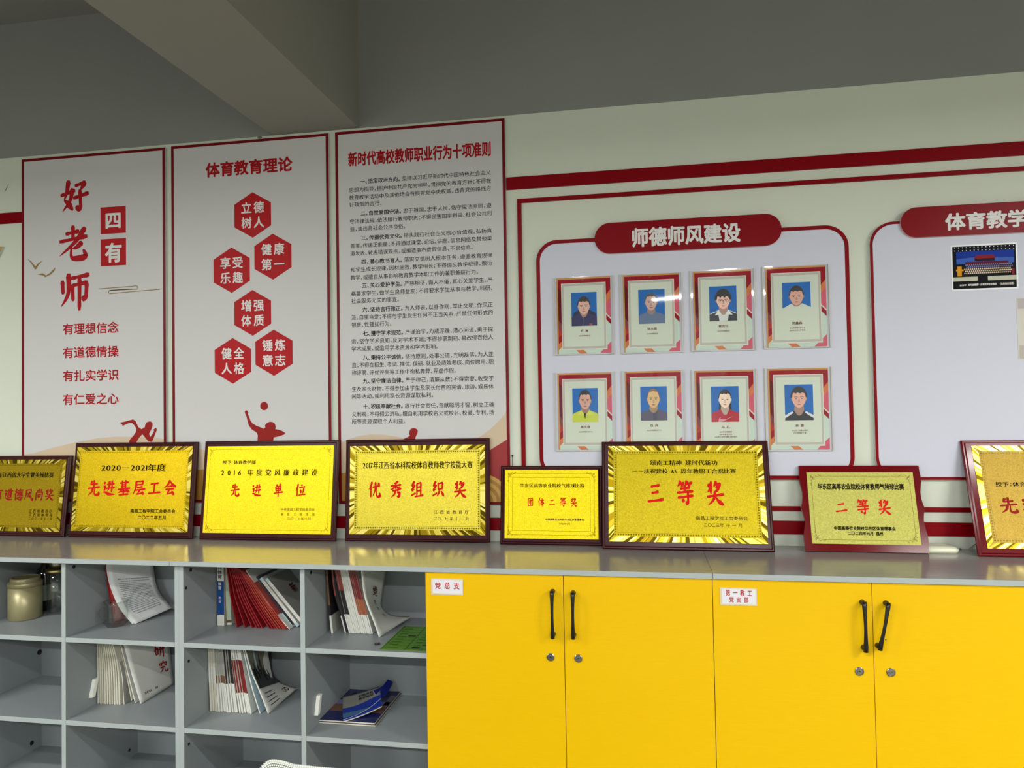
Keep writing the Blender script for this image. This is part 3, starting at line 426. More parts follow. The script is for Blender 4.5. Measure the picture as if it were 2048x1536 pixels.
# ------------------------------------------------------------------ portrait cards in acrylic pockets
crm = mat('card_cream', (208, 216, 200), .55, spec=.12); mint = mat('card_mint', (196, 214, 200), .55, spec=.12); cg = mat('card_grey', (184, 184, 176), .55, spec=.12); cor = mat('card_orange', (206, 120, 74), .5, spec=.12)
cdr = mat('card_dark_red', (100, 8, 22), .5, spec=.12); crd = mat('card_red', (150, 8, 32), .5, spec=.12); cpk = mat('card_pink', (206, 92, 112), .5, spec=.12); cgo = mat('card_gold', (196, 146, 90), .5, spec=.12); cbr = mat('card_brick', (176, 52, 38), .5, spec=.12)
blue_bg = mat('photo_blue', (44, 108, 184), .5, spec=.12); cream_l = mat('card_line', (228, 222, 206), .5, spec=.12); name_red = mat('name_brown', (110, 40, 40), .5)
def card(key, label, who, sub, P):
    cx, cz, W, H, rot = DATA['cards'][key]; W, H = (W + .218) / 2, (H + .308) / 2
    t = thing('portrait_card_holder', (cx, -.0195, cz - H / 2), label, 'card holder', 'acrylic portrait card holders'); off = (0, 0, 0)
    def q(x, y): return ((x - .5) * W, (1 - y) * H)          # card 0..1, y down -> local x,z
    b = MB(); e = .009
    b.box(-W / 2 - e - .003, W / 2 + e + .003, -.0015, 0, -e * .6, H + e * .3, acryl_edge if False else acryl)
    for s in (-1, 1): b.box(min(s * (W / 2 + e + .003), s * (W / 2 + e)), max(s * (W / 2 + e + .003), s * (W / 2 + e)), -.0065, -.0015, -e * .6, H + e * .3, acryl_edge)
    b.box(-W / 2 - e, W / 2 + e, -.0065, -.0015, -e * .6, -e * .6 + .002, acryl_edge)
    b.build('pocket_back', t)
    # front sheet, slightly bowed like the bent acrylic in the picture
    fs = MB(); n = 12; bow = P.get('bow', .0006); tw = P.get('tilt', (0, 0)); rows = []
    for j in range(n + 1):
        zz = -e * .6 + (H + e * .9) * j / n
        rows.append([(-W / 2 - e + (W + 2 * e) * i / n, -.0065 - bow * math.sin(math.pi * i / n) * math.sin(math.pi * j / n) - tw[0] * i / n - tw[1] * j / n, zz) for i in range(n + 1)])
    fs.loft(rows, acryl, caps=False, closed=False, smooth=True)
    fs.build('pocket_front', t, weld=True)
    c = MB(); y = -.0022; nl_ = [0]
    def fp(pts, m, lay=0): nl_[0] += 1; c.flat([q(*p) for p in pts], y - lay * .00012 - nl_[0] * .000008, m)
    R = lambda x0, y0, x1, y1: [(x0, y0), (x1, y0), (x1, y1), (x0, y1)]
    c.box(-W / 2, W / 2, y + .0001, y + .0005, 0, H, mint)
    fp(R(0, 0, 1, .022), cgo, 1); fp(R(0, .022, .028, 1), cgo, 1)
    fp([(.028, .022), (1, .022), (1, .17), (.9, .26), (.9, .1), (.1, .1), (.1, .93), (.028, .96)][:5] + [(.11, .09), (.11, .6), (.028, .6)], crd, 2)
    fp([(.028, .12), (.11, .2), (.11, .64), (.028, .55)], cdr, 3); fp([(.028, .55), (.11, .64), (.11, .76), (.028, .70)], mat('card_wine', (118, 24, 32), .5), 3)
    fp([(.028, .66), (.11, .74), (.11, .79), (.028, .87)], cbr, 3); fp([(.028, .78), (.11, .74), (.11, .82), (.028, .87)], crd, 4)
    fp([(.028, .87), (.11, .80), (.11, .89), (.028, .95)], cor, 3)
    fp([(.9, .26), (1, .17), (1, .28), (.9, .36)], cor, 3); fp([(.9, .36), (1, .28), (1, .545), (.9, .47)], cpk, 3); fp([(.9, .49), (1, .565), (1, .63), (.9, .555)], crd, 3)
    fp([(.9, .47), (1, .545), (1, .56), (.9, .485)], cream_l, 4)
    fp([(.79, 1), (.85, .955), (.93, .955), (.93, .90), (1, .85), (1, 1)], cpk, 3); fp([(.35, .955), (.49, .955), (.56, 1), (.42, 1)], cor, 3)
    fp(R(.09, .075, .915, .948), cream_l, 5); fp(R(.1, .083, .905, .938), cg, 6); fp(R(.135, .112, .872, .908), cream_l, 7); fp(R(.14, .116, .867, .904), crm, 8)
    fp([(.44, .022), (.54, .022), (.49, .055)], mat('card_crimson', (140, 8, 26), .5), 3)
    cardo = c.build('card', t)
    # the printed portrait
    ph = MB(); X0, X1, Y0, Y1 = .275, .745, .2, .64
    yy = y - .0016
    def pp(pts, m, lay): ph.flat([q(X0 + (X1 - X0) * a, Y0 + (Y1 - Y0) * min(max(b, 0), 1)) for a, b in pts], yy - lay * .00008 - (len(ph.f) % 60) * .000003, m)
    def el(cx, cy, rx, ry, m, lay, a0=0, a1=360, n=20): pp([(cx + rx * math.cos(math.radians(a0 + (a1 - a0) * i / n)), cy + ry * math.sin(math.radians(a0 + (a1 - a0) * i / n))) for i in range(n)], m, lay)
    pp(R(0, 0, 1, 1) if not P.get('whiteout') else [(0, 0), (1, 0), (1, .71), (.72, .60), (.3, .60), (0, .73)], blue_bg, 0)
    skin = mat('skin_' + key, tuple(min(255, int(v * 1.1)) for v in P['skin']), .55, spec=.15); sk2 = mat('skin_shade_' + key, tuple(int(v * .8) for v in P['skin']), .55); hair = mat('hair_' + key, P['hair'], .5)
    top = mat('shirt_' + key, P['shirt'], .6); lip = mat('lip_' + key, P.get('lip', (150, 90, 84)), .5); ink = mat('feature_dark', (48, 38, 36), .5)
    hx, hy, rx, ry = P['head']      # face ellipse
    sh = P['shoulder']
    if P.get('ponytail'): pp([(hx - rx * 1.0, hy + ry * .5), (hx + rx * 1.05, hy + ry * .5), (hx + rx * 1.15, sh + .06), (hx - rx * 1.1, sh + .05)], hair, 1)
    body = [(0, 1), (0, sh + .12), (.06, sh + .075), (hx - .22, sh + .01), (hx - .13, sh - .03), (hx + .13, sh - .03), (hx + .22, sh + .01), (.94, sh + .075), (1, sh + .12), (1, 1)]
    if P.get('hood'): pp([(.04, sh + .1), (.1, sh - .03), (hx - rx, sh - .1), (hx + rx, sh - .1), (.93, sh - .02), (.98, sh + .12)], mat('hood_' + key, (34, 36, 62), .6), 1)
    if not P.get('whiteout'): pp(body, top, 2)
    if P.get('vest'): pp([(0, 1), (0, sh + .12), (hx - .2, sh + .03), (hx - .15, 1)], mat('vest_dark', (44, 46, 54), .6), 3); pp([(1, 1), (1, sh + .12), (hx + .22, sh + .03), (hx + .15, 1)], mat('vest_dark', (44, 46, 54), .6), 3)
    if P.get('collar'):
        cm = mat('collar_' + key, P['collar'], .6)
        pp([(hx - .13, sh - .05), (hx - .02, sh + .12), (hx - .32, sh + .14)], cm, 4); pp([(hx + .13, sh - .05), (hx + .02, sh + .12), (hx + .34, sh + .14)], cm, 4)
    if P.get('white_shoulder'):
        wm_ = mat('white_shoulder', (214, 220, 226), .6); pp([(0, sh + .12), (hx - .24, sh + .005), (hx - .2, sh + .05), (0, sh + .2)], wm_, 3); pp([(1, sh + .12), (hx + .24, sh + .005), (hx + .2, sh + .05), (1, sh + .2)], wm_, 3)
    # neck and neckline
    nd = P.get('neckdrop', .1)
    pp([(hx - rx * .62, hy + ry * .5), (hx + rx * .62, hy + ry * .5), (hx + rx * .72, sh - .015), (hx + rx * .3, sh + nd * .85), (hx, sh + nd), (hx - rx * .3, sh + nd * .85), (hx - rx * .72, sh - .015)], sk2, 5)
    if P.get('placket'): pp([(hx - .06, sh + nd - .03), (hx + .03, sh + nd - .02), (hx, sh + nd + .14), (hx - .02, 1 if P.get('zip') else sh + nd + .14)], mat('placket', (30, 34, 40), .6), 6)
    if P.get('zip'): pp([(hx - .008, sh + nd), (hx + .012, sh + nd), (hx + .012, 1), (hx - .008, 1)], mat('zip_grey', (130, 135, 150), .5), 6); pp([(.7, sh + .3), (.82, sh + .3), (.82, sh + .36), (.7, sh + .36)], mat('badge', (150, 60, 90), .5), 6)
    # hair behind, ears, face
    hv = P.get('hvol', 1.12); hh = P.get('hh', 1.22)
    el(hx, hy - ry * .12, rx * hv, ry * (hh - .1), hair, 6, 180, 362, 24)
    el(hx - rx * 1.0, hy + ry * .05, rx * .16, ry * .2, sk2, 6); el(hx + rx * 1.0, hy + ry * .05, rx * .16, ry * .2, sk2, 6)
    pts = []
    for i in range(28):
        a = 2 * math.pi * i / 28; x = math.cos(a); yv = math.sin(a); jaw = 1 - .2 * max(0, yv) ** 2
        pts.append((hx + rx * x * jaw, hy + ry * yv))
    pp(pts, skin, 7)
    # fringe / hairline cap
    hl = P.get('hairline', .52) + .08
    cap = [(hx + rx * hv * math.cos(a), hy - ry * .12 + ry * (hh - .1) * math.sin(a)) for a in [math.pi * (1 + i / 14) for i in range(15)]]
    low = [(hx + rx * .98, hy - ry * .12)] + [(hx + rx * (.86 - 1.72 * i / 8), hy - ry * (hl + P.get('fr', .06) * math.sin(i * 2.1 + P['head'][0] * 9))) for i in range(9)] + [(hx - rx * .98, hy - ry * .12)]
    if not P.get('bald'): pp(cap + low, hair, 8)
    else: pp(cap[2:13] + [(hx + rx * .7, hy - ry * .75), (hx, hy - ry * .86), (hx - rx * .7, hy - ry * .75)], mat('scalp', (150, 110, 84), .5), 8)
    for s in (-1, 1):
        ex = hx + s * rx * .42; ey = hy - ry * .02
        pp([(ex - rx * .26, ey - ry * .17), (ex + rx * .26, ey - ry * .17), (ex + rx * .24, ey - ry * .11), (ex - rx * .24, ey - ry * .11)] if s < 0 else [(ex - rx * .26, ey - ry * .16), (ex + rx * .26, ey - ry * .18), (ex + rx * .24, ey - ry * .12), (ex - rx * .24, ey - ry * .10)], mat('brow_' + key, tuple(int(.45 * a + .55 * b) for a, b in zip(P['skin'], P['hair'])), .5), 9)
        el(ex, ey + ry * .03, rx * .2, ry * .055, mat('eye_white', (205, 200, 196), .4), 9, n=12); el(ex, ey + ry * .03, rx * .09, ry * .058, ink, 10, n=10)
        pp([(ex - rx * .22, ey - ry * .01), (ex + rx * .22, ey - ry * .01), (ex + rx * .2, ey + ry * .015), (ex - rx * .2, ey + ry * .015)], ink, 10)
        if P.get('glasses'):
            for a in range(16):
                a0 = 2 * math.pi * a / 16; a1 = 2 * math.pi * (a + 1) / 16; f = lambda an, k: (ex + rx * .36 * k * math.copysign(abs(math.cos(an)) ** .6, math.cos(an)), ey + ry * .03 + ry * .19 * k * math.copysign(abs(math.sin(an)) ** .6, math.sin(an)))
                pp([f(a0, 1), f(a1, 1), f(a1, .86), f(a0, .86)], ink, 11)
    if P.get('glasses'): pp([(hx - rx * .08, hy - .005), (hx + rx * .08, hy - .005), (hx + rx * .08, hy + .012), (hx - rx * .08, hy + .012)], ink, 11)
    pp([(hx - rx * .04, hy + ry * .05), (hx + rx * .08, hy + ry * .05), (hx + rx * .19, hy + ry * .36), (hx, hy + ry * .42), (hx - rx * .17, hy + ry * .37)], mat('nose_' + key, tuple(int(v * .91) for v in P['skin']), .5), 9)
    el(hx - rx * .09, hy + ry * .38, rx * .05, ry * .02, sk2, 10, n=8); el(hx + rx * .09, hy + ry * .38, rx * .05, ry * .02, sk2, 10, n=8)
    pp([(hx - rx * .33, hy + ry * .60), (hx - rx * .08, hy + ry * .56), (hx, hy + ry * .575), (hx + rx * .08, hy + ry * .56), (hx + rx * .33, hy + ry * .60), (hx + rx * .12, hy + ry * .68), (hx - rx * .12, hy + ry * .68)], lip, 9)
    if P.get('swoosh'): pp([(.26, .95), (.28, .90), (.33, .86), (.32, .92), (.5, .93), (.78, .84), (.6, .92), (.42, .985), (.3, 1), (.24, .995)], mat('swoosh_pink', (214, 150, 160), .5), 12)
    ph.build('portrait_print', cardo)
    nl = []; zc_ = .705; hgt = .034; wd = .0285 * len(who.replace(' ', '')) + (.013 if ' ' in who else 0)
    a = q(.51 - wd, zc_ + hgt / 2); b = q(.51 + wd, zc_ - hgt / 2); nl.append((who, a[0], b[0], a[1], b[1], 'b'))
    for i, s_ in enumerate(sub):
        zc_ = (.765 if len(sub) > 1 else .768) + i * .030; wd = .0118 * len(s_); a = q(.51 - wd, zc_ + .0105); b = q(.51 + wd, zc_ - .0105); nl.append((s_, a[0], b[0], a[1], b[1], 'm'))
    text('name_lettering', cardo, nl, name_red, y - .0016)
    return t
BK = (28, 26, 28)
card('c1', 'portrait card of a smiling man in a navy hooded coat, upper row far left', '乔 海', ['2015年师德标兵'], dict(skin=(206, 164, 150), hair=(44, 34, 34), shirt=(46, 46, 92), head=(.49, .42, .225, .245), shoulder=.63, hood=1, zip=1, neckdrop=.12, hairline=.5, tilt=(.0, .0)))
card('c2', 'portrait card of a grey-haired man in a slate blue jumper, upper row', '钟木根', ['2017年师德标兵'], dict(skin=(190, 158, 148), hair=(74, 74, 78), shirt=(98, 118, 150), head=(.48, .38, .215, .235), shoulder=.66, neckdrop=.08, hairline=.66, hh=1.16))
card('c3', 'portrait card of a woman with glasses and a wide white collar', '黄志红', ['2019年师德标兵'], dict(skin=(222, 180, 164), hair=BK, shirt=(212, 220, 214), head=(.51, .42, .24, .24), shoulder=.69, vest=1, collar=(226, 232, 226), glasses=1, tilt=(0, .010), hvol=1.3, hh=1.42, hairline=.36, neckdrop=.14, lip=(176, 70, 84), fr=.12))
card('c4', 'portrait card of a man whose white shirt fades into the card', '贺鑫森', ['2022年师德先进个人', '2019年优秀共产党员'], dict(skin=(198, 152, 138), hair=BK, shirt=(215, 222, 214), head=(.50, .40, .235, .25), shoulder=.62, whiteout=1, tilt=(0, .009), neckdrop=.06, hairline=.52, lip=(150, 80, 76)))
card('c5', 'portrait card of a man in a lime yellow polo shirt', '陈文塔', ['2022年师德先进个人'], dict(skin=(196, 152, 136), hair=BK, shirt=(196, 206, 62), head=(.50, .37, .225, .26), shoulder=.66, collar=(206, 214, 80), placket=1, neckdrop=.1, hairline=.6))
card('c6', 'portrait card of a bald man in a dark grey crew neck', '白 兵', ['2022年师德先进个人'], dict(skin=(204, 170, 124), hair=(96, 70, 60), shirt=(84, 78, 100), head=(.49, .37, .225, .27), shoulder=.68, bald=1, neckdrop=.1, hvol=1.04, hh=1.12, hairline=.8))
card('c7', 'portrait card of a woman with tied black hair in a red sports shirt', '冯 石', ['2018年优秀教师', '2019年教学之星', '2020年十佳青年教师、教学标兵'], dict(skin=(226, 200, 180), hair=BK, shirt=(176, 24, 46), head=(.50, .37, .215, .235), shoulder=.66, ponytail=1, swoosh=1, neckdrop=.15, hairline=.58, hh=1.18, lip=(176, 110, 104)))
card('c8', 'portrait card of a young man in a dark V-neck with white shoulders', '余 捷', ['2022年十佳青年教师', '2022年教学之星'], dict(skin=(206, 160, 144), hair=BK, shirt=(36, 38, 46), head=(.50, .39, .245, .26), shoulder=.74, white_shoulder=1, neckdrop=.13, hairline=.5, hvol=1.2, hh=1.28))

# ------------------------------------------------------------------ stage photograph and paper on the right panel
x0, x1, z0, z1 = 1.1466, 1.3588, 1.9885, 2.146; t = thing('stage_photograph', (x0, -.0195, z0), 'small laminated photograph of a choir on stage on the right panel', 'photograph')
off = (x0, 0, z0); g = MB().box(x0 - .006, x1 + .006, -.0202, -.0195, z0 - .006, z1 + .006, mat('laminate_edge', (222, 222, 226), .3)); g.build('laminated_sheet', t, (x0, -.0195, z0))
g = MB(); W = x1 - x0; H = z1 - z0; Y = -.0206
def q2(a, b): return (x0 + a * W, z1 - b * H)
def fp2(p, m, l): g.flat([q2(*v) for v in p], Y - l * .0001 - (len(g.f) % 90) * .000001, m)
nb = mat('ph_black', (10, 12, 20), .35, spec=.04); fp2([(0, 0), (1, 0), (1, 1), (0, 1)], nb, 0); fp2([(.06, .12), (.97, .12), (.97, .42), (.06, .42)], mat('ph_blue', (22, 52, 150), .35, spec=.04), 1)
fp2([(.06, .3), (.35, .26), (.97, .3), (.97, .42), (.06, .42)], mat('ph_sky', (60, 96, 180), .35, spec=.04), 2)
rd = mat('ph_red', (140, 26, 40), .35, spec=.04); fp2([(.33, .3), (.36, .26), (.38, .22), (.64, .22), (.66, .26), (.69, .3)], rd, 3); fp2([(.35, .3), (.67, .3), (.67, .36), (.35, .36)], mat('ph_shadow', (40, 20, 30), .35, spec=.04), 3)
fp2([(.2, .37), (.88, .37), (.88, .45), (.2, .45)], mat('ph_wine', (92, 24, 48), .35, spec=.04), 4); fp2([(0, .45), (1, .45), (1, .72), (0, .72)], nb, 4)
fp2([(.07, .47), (.14, .47), (.14, .7), (.07, .7)], mat('ph_yellow', (226, 150, 30), .35, spec=.04), 5); fp2([(.05, .54), (.17, .54), (.17, .58), (.05, .58)], mat('ph_yellow', (226, 150, 30), .35, spec=.04), 6); fp2([(.93, .56), (.97, .56), (.97, .7), (.93, .7)], rd, 5)
for i in range(16):
    for j in (.02, .09): fp2([(.03 + i * .062, j), (.045 + i * .062, j), (.045 + i * .062, j + .02), (.03 + i * .062, j + .02)], mat('ph_lamp_dots', (220, 224, 236), .35, spec=.04), 7)
wh = mat('ph_cream', (226, 206, 176), .35, spec=.04); wb = mat('ph_bluewhite', (120, 124, 176), .35, spec=.04)
for r in range(5):
    for i in range(24):
        a = .20 + i * .031 + (r % 2) * .014; b = .43 + r * .048
        if r >= 2: a -= .02
        fp2([(a, b), (a + .017, b), (a + .02, b + .03), (a - .003, b + .03)], wb if r < 2 else wh, 6)
        fp2([(a + .004, b - .013), (a + .013, b - .013), (a + .013, b), (a + .004, b)], mat('ph_face', (150, 100, 84), .35, spec=.04), 7)
fp2([(0, .72), (1, .72), (1, .82), (0, .82)], mat('ph_stage', (196, 196, 176), .35, spec=.04), 8); fp2([(.39, .72), (.55, .72), (.55, .84), (.39, .84)], nb, 9)
pho = g.build('printed_scene', t, (x0, -.0195, z0))
a, b = q2(.1, .935), q2(.96, .885); text('caption', t, [('2020年“四月放歌赛”体育教学部合唱团  《我和我的祖国》', a[0], b[0], a[1], b[1], 'b')], mat('ph_caption', (235, 225, 215), .4), Y - .0003, (x0, -.0195, z0))
x0, x1, z0, z1 = 1.3602, 1.50, 1.7268, 1.9455; t = thing('certificate_print', (x0, -.0195, z0), 'beige printed certificate cut by the right edge of the picture', 'print')
g = MB().box(x0 - .004, x1 + .004, -.0200, -.0195, z0 - .004, z1 + .004, mat('cert_paper', (206, 202, 190), .5)).flat([(x0, z0), (x1, z0), (x1, z0 + .048), (x0, z0 + .048)], -.0203, mat('cert_band', (184, 176, 166), .5)).flat([(x0, z1), (x1, z1), (x1, z1 - .037), (x0, z1 - .037)], -.0203, mat('cert_band2', (180, 170, 170), .5)); g.build('sheet', t, (x0, -.0195, z0))

# ------------------------------------------------------------------ award plaques
GM = {}
def gold(name, rgb, rough, bstr=.25, bs=900, glint=.0):
    return mat('gold_' + name, rgb, rough, 1, bump=(bs, bstr), var=(330, .20 + glint))
def plaque(k, label, lines, G, rays=None, scroll=False, corners=False, bead=None, frame=wood_frame, inner=None, group='gold award plaques in wooden frames'):
    d = DATA['pl'][k]; px, py, yaw, tilt, roll, w, h = d['pose']; th = .018 if k in ('p0', 'p1', 'p2', 'p3', 'p4') else .0138; X0, X1, Z0, Z1 = d['plate']
    if k == 'p7': X1 = w - X0
    if k == 'p0': X0 = w - X1
    t = thing('award_plaque', (px, py, 1.0314 + th * math.sin(tilt)), label, 'plaque', group)
    t.matrix_world = Matrix.Translation(t.location) @ Matrix.Rotation(yaw, 4, 'Z') @ Matrix.Rotation(-tilt, 4, 'X') @ Matrix.Rotation(-roll, 4, 'Y')
    b = MB()
    if scroll:
        n = 16; L = [];
        def sx(v):  # outline of the shaped sides
            return .006 * math.sin(math.pi * v) ** .8 - (.004 if .46 < v < .54 else 0) + .003 * math.cos(6 * math.pi * v) - .003
        rt = [(w - sx(i / n), h * i / n) for i in range(n + 1)]; lf = [(sx(i / n), h * i / n) for i in range(n, -1, -1)]
        b.prism(rt + lf, 0, th, frame)
    else:
        s1, s2 = .007, .005     # outer step of the moulding, then chamfer up to the flat
        o = lambda e, y: [(e, y, e), (w - e, y, e), (w - e, y, h - e), (e, y, h - e)]
        b.loft([o(0, th), o(0, .007), o(.004, .0035), o(.008, .0035), o(.012, 0), o(.013, 0)], frame, caps=True)
    b.build('wooden_frame', t)
    p = MB(); pm = [gold(k + '_base', *G), None]
    p.box(X0, X1, -.0016, -.0001, Z0, Z1, pm[0]); pl_ = p.build('gold_plate', t)
    y = -.0018; e0 = .022 if rays else .012
    if rays:    # engraved sun-ray border: slanting facets of different brightness
        r_ = MB(); cols = [mat('ray_%s_%d' % (k, i), c, rr, 1) for i, (c, rr) in enumerate(rays)]; e = .020 if k not in ('p0', 'p1') else .017
        def fac(u0, u1, side):
            # u along side in 0..1 -> outer point, inner point (inner shifted towards the centre)
            def op(u):
                return {'t': (X0 + (X1 - X0) * u, Z1), 'b': (X0 + (X1 - X0) * u, Z0), 'l': (X0, Z0 + (Z1 - Z0) * u), 'r': (X1, Z0 + (Z1 - Z0) * u)}[side]
            def ip(u):
                return {'t': (X0 + e + (X1 - X0 - 2 * e) * u, Z1 - e), 'b': (X0 + e + (X1 - X0 - 2 * e) * u, Z0 + e), 'l': (X0 + e, Z0 + e + (Z1 - Z0 - 2 * e) * u), 'r': (X1 - e, Z0 + e + (Z1 - Z0 - 2 * e) * u)}[side]
            c = random.choice(cols); sl = .028 * (.5 - (u0 + u1) / 2) * 2 * (1 if side in 'tb' else .6)
            r_.flat([op(u0), op(u1), ip(min(max(u1 + sl, 0), 1)), ip(min(max(u0 + sl, 0), 1))], y, c)
        for side in 'tblr':
            u = 0
            while u < 1:
                st = random.uniform(.006, .03) * (1 if side in 'tb' else 1.5); fac(u, min(u + st, 1), side); u += st
        r_.build('ray_border', pl_)
        e0 = e + .001
    lm = mat('engraved_' + k, tuple(int(c * .55) for c in G[0]), .4, 1); hi = mat('highlight_' + k, tuple(min(255, int(c * 1.1)) for c in G[0]), .25, 1)
    ln = MB()
    def rect(e, wd, m_, yy=y):
        a0, a1, b0, b1 = X0 + e, X1 - e, Z0 + e, Z1 - e
        for q in ((a0, a1, b0, b0 + wd), (a0, a1, b1 - wd, b1), (a0, a0 + wd, b0, b1), (a1 - wd, a1, b0, b1)): ln.flat([(q[0], q[2]), (q[1], q[2]), (q[1], q[3]), (q[0], q[3])], yy, m_)
    if bead == 'diamond' or bead == 'dot':
        s = .0095 if bead == 'diamond' else .0085; c = e0 + .006
        rect(e0, .0008, lm); rect(e0 + .012, .0008, lm) if bead == 'diamond' else None
        nx = int((X1 - X0 - 2 * c) / s); nz = int((Z1 - Z0 - 2 * c) / s); hh = s * (.42 if bead == 'diamond' else .26)
        for i in range(nx + 1):
            for zz in (Z0 + c, Z1 - c):
                x = X0 + c + (X1 - X0 - 2 * c) * i / nx; ln.flat([(x - hh, zz), (x, zz - hh), (x + hh, zz), (x, zz + hh)], y - .0001, lm if bead == 'dot' else (lm, hi)[(i // 1) % 1])
        for i in range(nz + 1):
            for x in (X0 + c, X1 - c):
                zz = Z0 + c + (Z1 - Z0 - 2 * c) * i / nz; ln.flat([(x - hh, zz), (x, zz - hh), (x + hh, zz), (x, zz + hh)], y - .0001, lm)
    if corners:
        rect(.014, .0012, lm); 
        if inner: rect(.006, .001, hi); rect(.030, .0012, lm); rect(.027, .001, hi)
        S = .03 if (X1 - X0) > .5 else .026
        for sx_, cxx in ((1, X0), (-1, X1)):
            for sz_, czz in ((1, Z0), (-1, Z1)):
                ln.flat([(cxx + sx_ * .009, czz + sz_ * .009), (cxx + sx_ * (.009 + S * 1.4), czz + sz_ * .009), (cxx + sx_ * (.009 + S * 1.4), czz + sz_ * .018), (cxx + sx_ * .018, czz + sz_ * .018), (cxx + sx_ * .018, czz + sz_ * (.009 + S * 1.4)), (cxx + sx_ * .009, czz + sz_ * (.009 + S * 1.4))], y - .0001, pm[0]) if not inner else None
                for (a, b_, r0, ph_) in ((.016, .016, .007, 0), (.030, .013, .005, 2), (.013, .030, .005, 4), (.024, .024, .005, 1), (.042, .011, .0035, 3), (.011, .042, .0035, 5)):
                    pts = [(cxx + sx_ * (a + r0 * (1 - .13 * j) * math.cos(ph_ + j * .8)), czz + sz_ * (b_ + r0 * (1 - .13 * j) * math.sin(ph_ + j * .8))) for j in range(8)]
                    ribbon(ln, pts, .0013, y - .0002, lm)
                ribbon(ln, [(cxx + sx_ * .012, czz + sz_ * .012), (cxx + sx_ * .022, czz + sz_ * .02), (cxx + sx_ * .034, czz + sz_ * .016), (cxx + sx_ * .05, czz + sz_ * .013)], .0012, y - .0002, lm)
                ribbon(ln, [(cxx + sx_ * .012, czz + sz_ * .012), (cxx + sx_ * .02, czz + sz_ * .022), (cxx + sx_ * .016, czz + sz_ * .034), (cxx + sx_ * .013, czz + sz_ * .05)], .0012, y - .0002, lm)
    if ln.f: ln.build('engraved_border', pl_)
    rl = [(s_, *bx, st) for (s_, st, c), bx in zip(lines, d['t']) if c == 'r']; bl = [(s_, *bx, st) for (s_, st, c), bx in zip(lines, d['t']) if c == 'k']
    if rl: text('red_lettering', pl_, rl, mat('plaque_red', (214, 22, 10), .6, spec=.15) if k not in ('p7', 'p0') else mat('plaque_dark_red', (150, 20, 12), .6, spec=.15), y - .0004)
    if bl: text('black_lettering', pl_, bl, mat('plaque_black', (30, 20, 8), .7, spec=.1), y - .0004)
    return t
RAY = [((222, 196, 80), .34), ((146, 122, 22), .36), ((84, 68, 14), .4), ((240, 220, 120), .3), ((178, 154, 38), .34)]
GOLD = ((226, 190, 30), .38, .35)
plaque('p0', 'award plaque cut by the left edge with a thin bead border', [('2021年江西省大学生健美操比赛', 's', 'k'), ('体育道德风尚奖', 'x', 'r'), ('江 西 省 教 育 厅', 'm', 'k'), ('江 西 省 体 育 局', 'm', 'k'), ('二 〇 二 一 年 十 二 月', 'm', 'k')], ((178, 148, 34), .26, .12), rays=RAY, bead='dot')
plaque('p1', 'large award plaque reading 2020-2021, second from the left', [('2020－2021年度', 's', 'k'), ('先进基层工会', 'x', 'r'), ('南昌工程学院工会委员会', 'b', 'k'), ('二〇二二年五月', 'b', 'k')], ((208, 176, 30), .36, .3), rays=RAY, bead='dot')
plaque('p2', 'plain bright yellow award plaque with scroll corners, third from the left', [('授予：体育教学部', 's', 'k'), ('2 0 1 6  年 度 党 风 廉 政 建 设', 's', 'k'), ('先  进  单  位', 'x', 'r'), ('中共南昌工程学院委员会', 'r', 'k'), ('南   昌   工   程   学   院', 'r', 'k'), ('二〇一七年二月', 'r', 'k')], ((236, 210, 40), .45, .3), corners=True)
plaque('p3', 'large award plaque with long 2017 heading and diamond border below the paragraph board', [('2017年江西省本科院校体育教师教学技能大赛', 's', 'k'), ('优 秀 组 织 奖', 'x', 'r'), ('江 西 省 教 育 厅', 'm', 'k'), ('二〇一七 年 十 一 月', 'm', 'k')], ((212, 194, 66), .36, .35), rays=RAY, bead='diamond')
plaque('p4', 'small bright award plaque with embossed double border left of the diamond-bordered one', [('华东区高等农业院校气排球比赛', 's', 'k'), ('团 体 二 等 奖', 'x', 'r'), ('中国高等农业院校华东区体育理事会', 'b', 'k'), ('2016年1月', 'm', 'k')], ((222, 198, 34), .42, .35), corners=True, inner=True)
plaque('p5', 'widest central award plaque overlapping the portrait panel, three big red characters', [('颂南工精神 建时代新功', 's', 'k'), ('－－庆祝建校 65 周年教职工合唱比赛', 's', 'k'), ('三 等 奖', 'x', 'r'), ('南昌工程学院工会委员会', 'm', 'k'), ('二〇二三年 十 一 月', 'm', 'k')], ((188, 168, 36), .36, .45), rays=RAY, bead='diamond')
plaque('p6', 'small pale green-gold award plaque in a scroll-edged bright red frame', [('华东区高等农业院校体育教师气排球比赛', 'k', 'k'), ('二 等 奖', 'x', 'r'), ('中国高等农业院校华东区体育理事会', 'k', 'k'), ('二〇二四年元月·福州', 'k', 'k')], ((168, 165, 86), .40, .45), scroll=True, corners=True, frame=wood_red)
plaque('p7', 'large award plaque cut by the right edge in a red frame', [('授予：体育教学部', 's', 'k'), ('先进单位', 'x', 'r')], ((176, 146, 66), .38, .45), rays=RAY, bead='diamond', frame=wood_red)
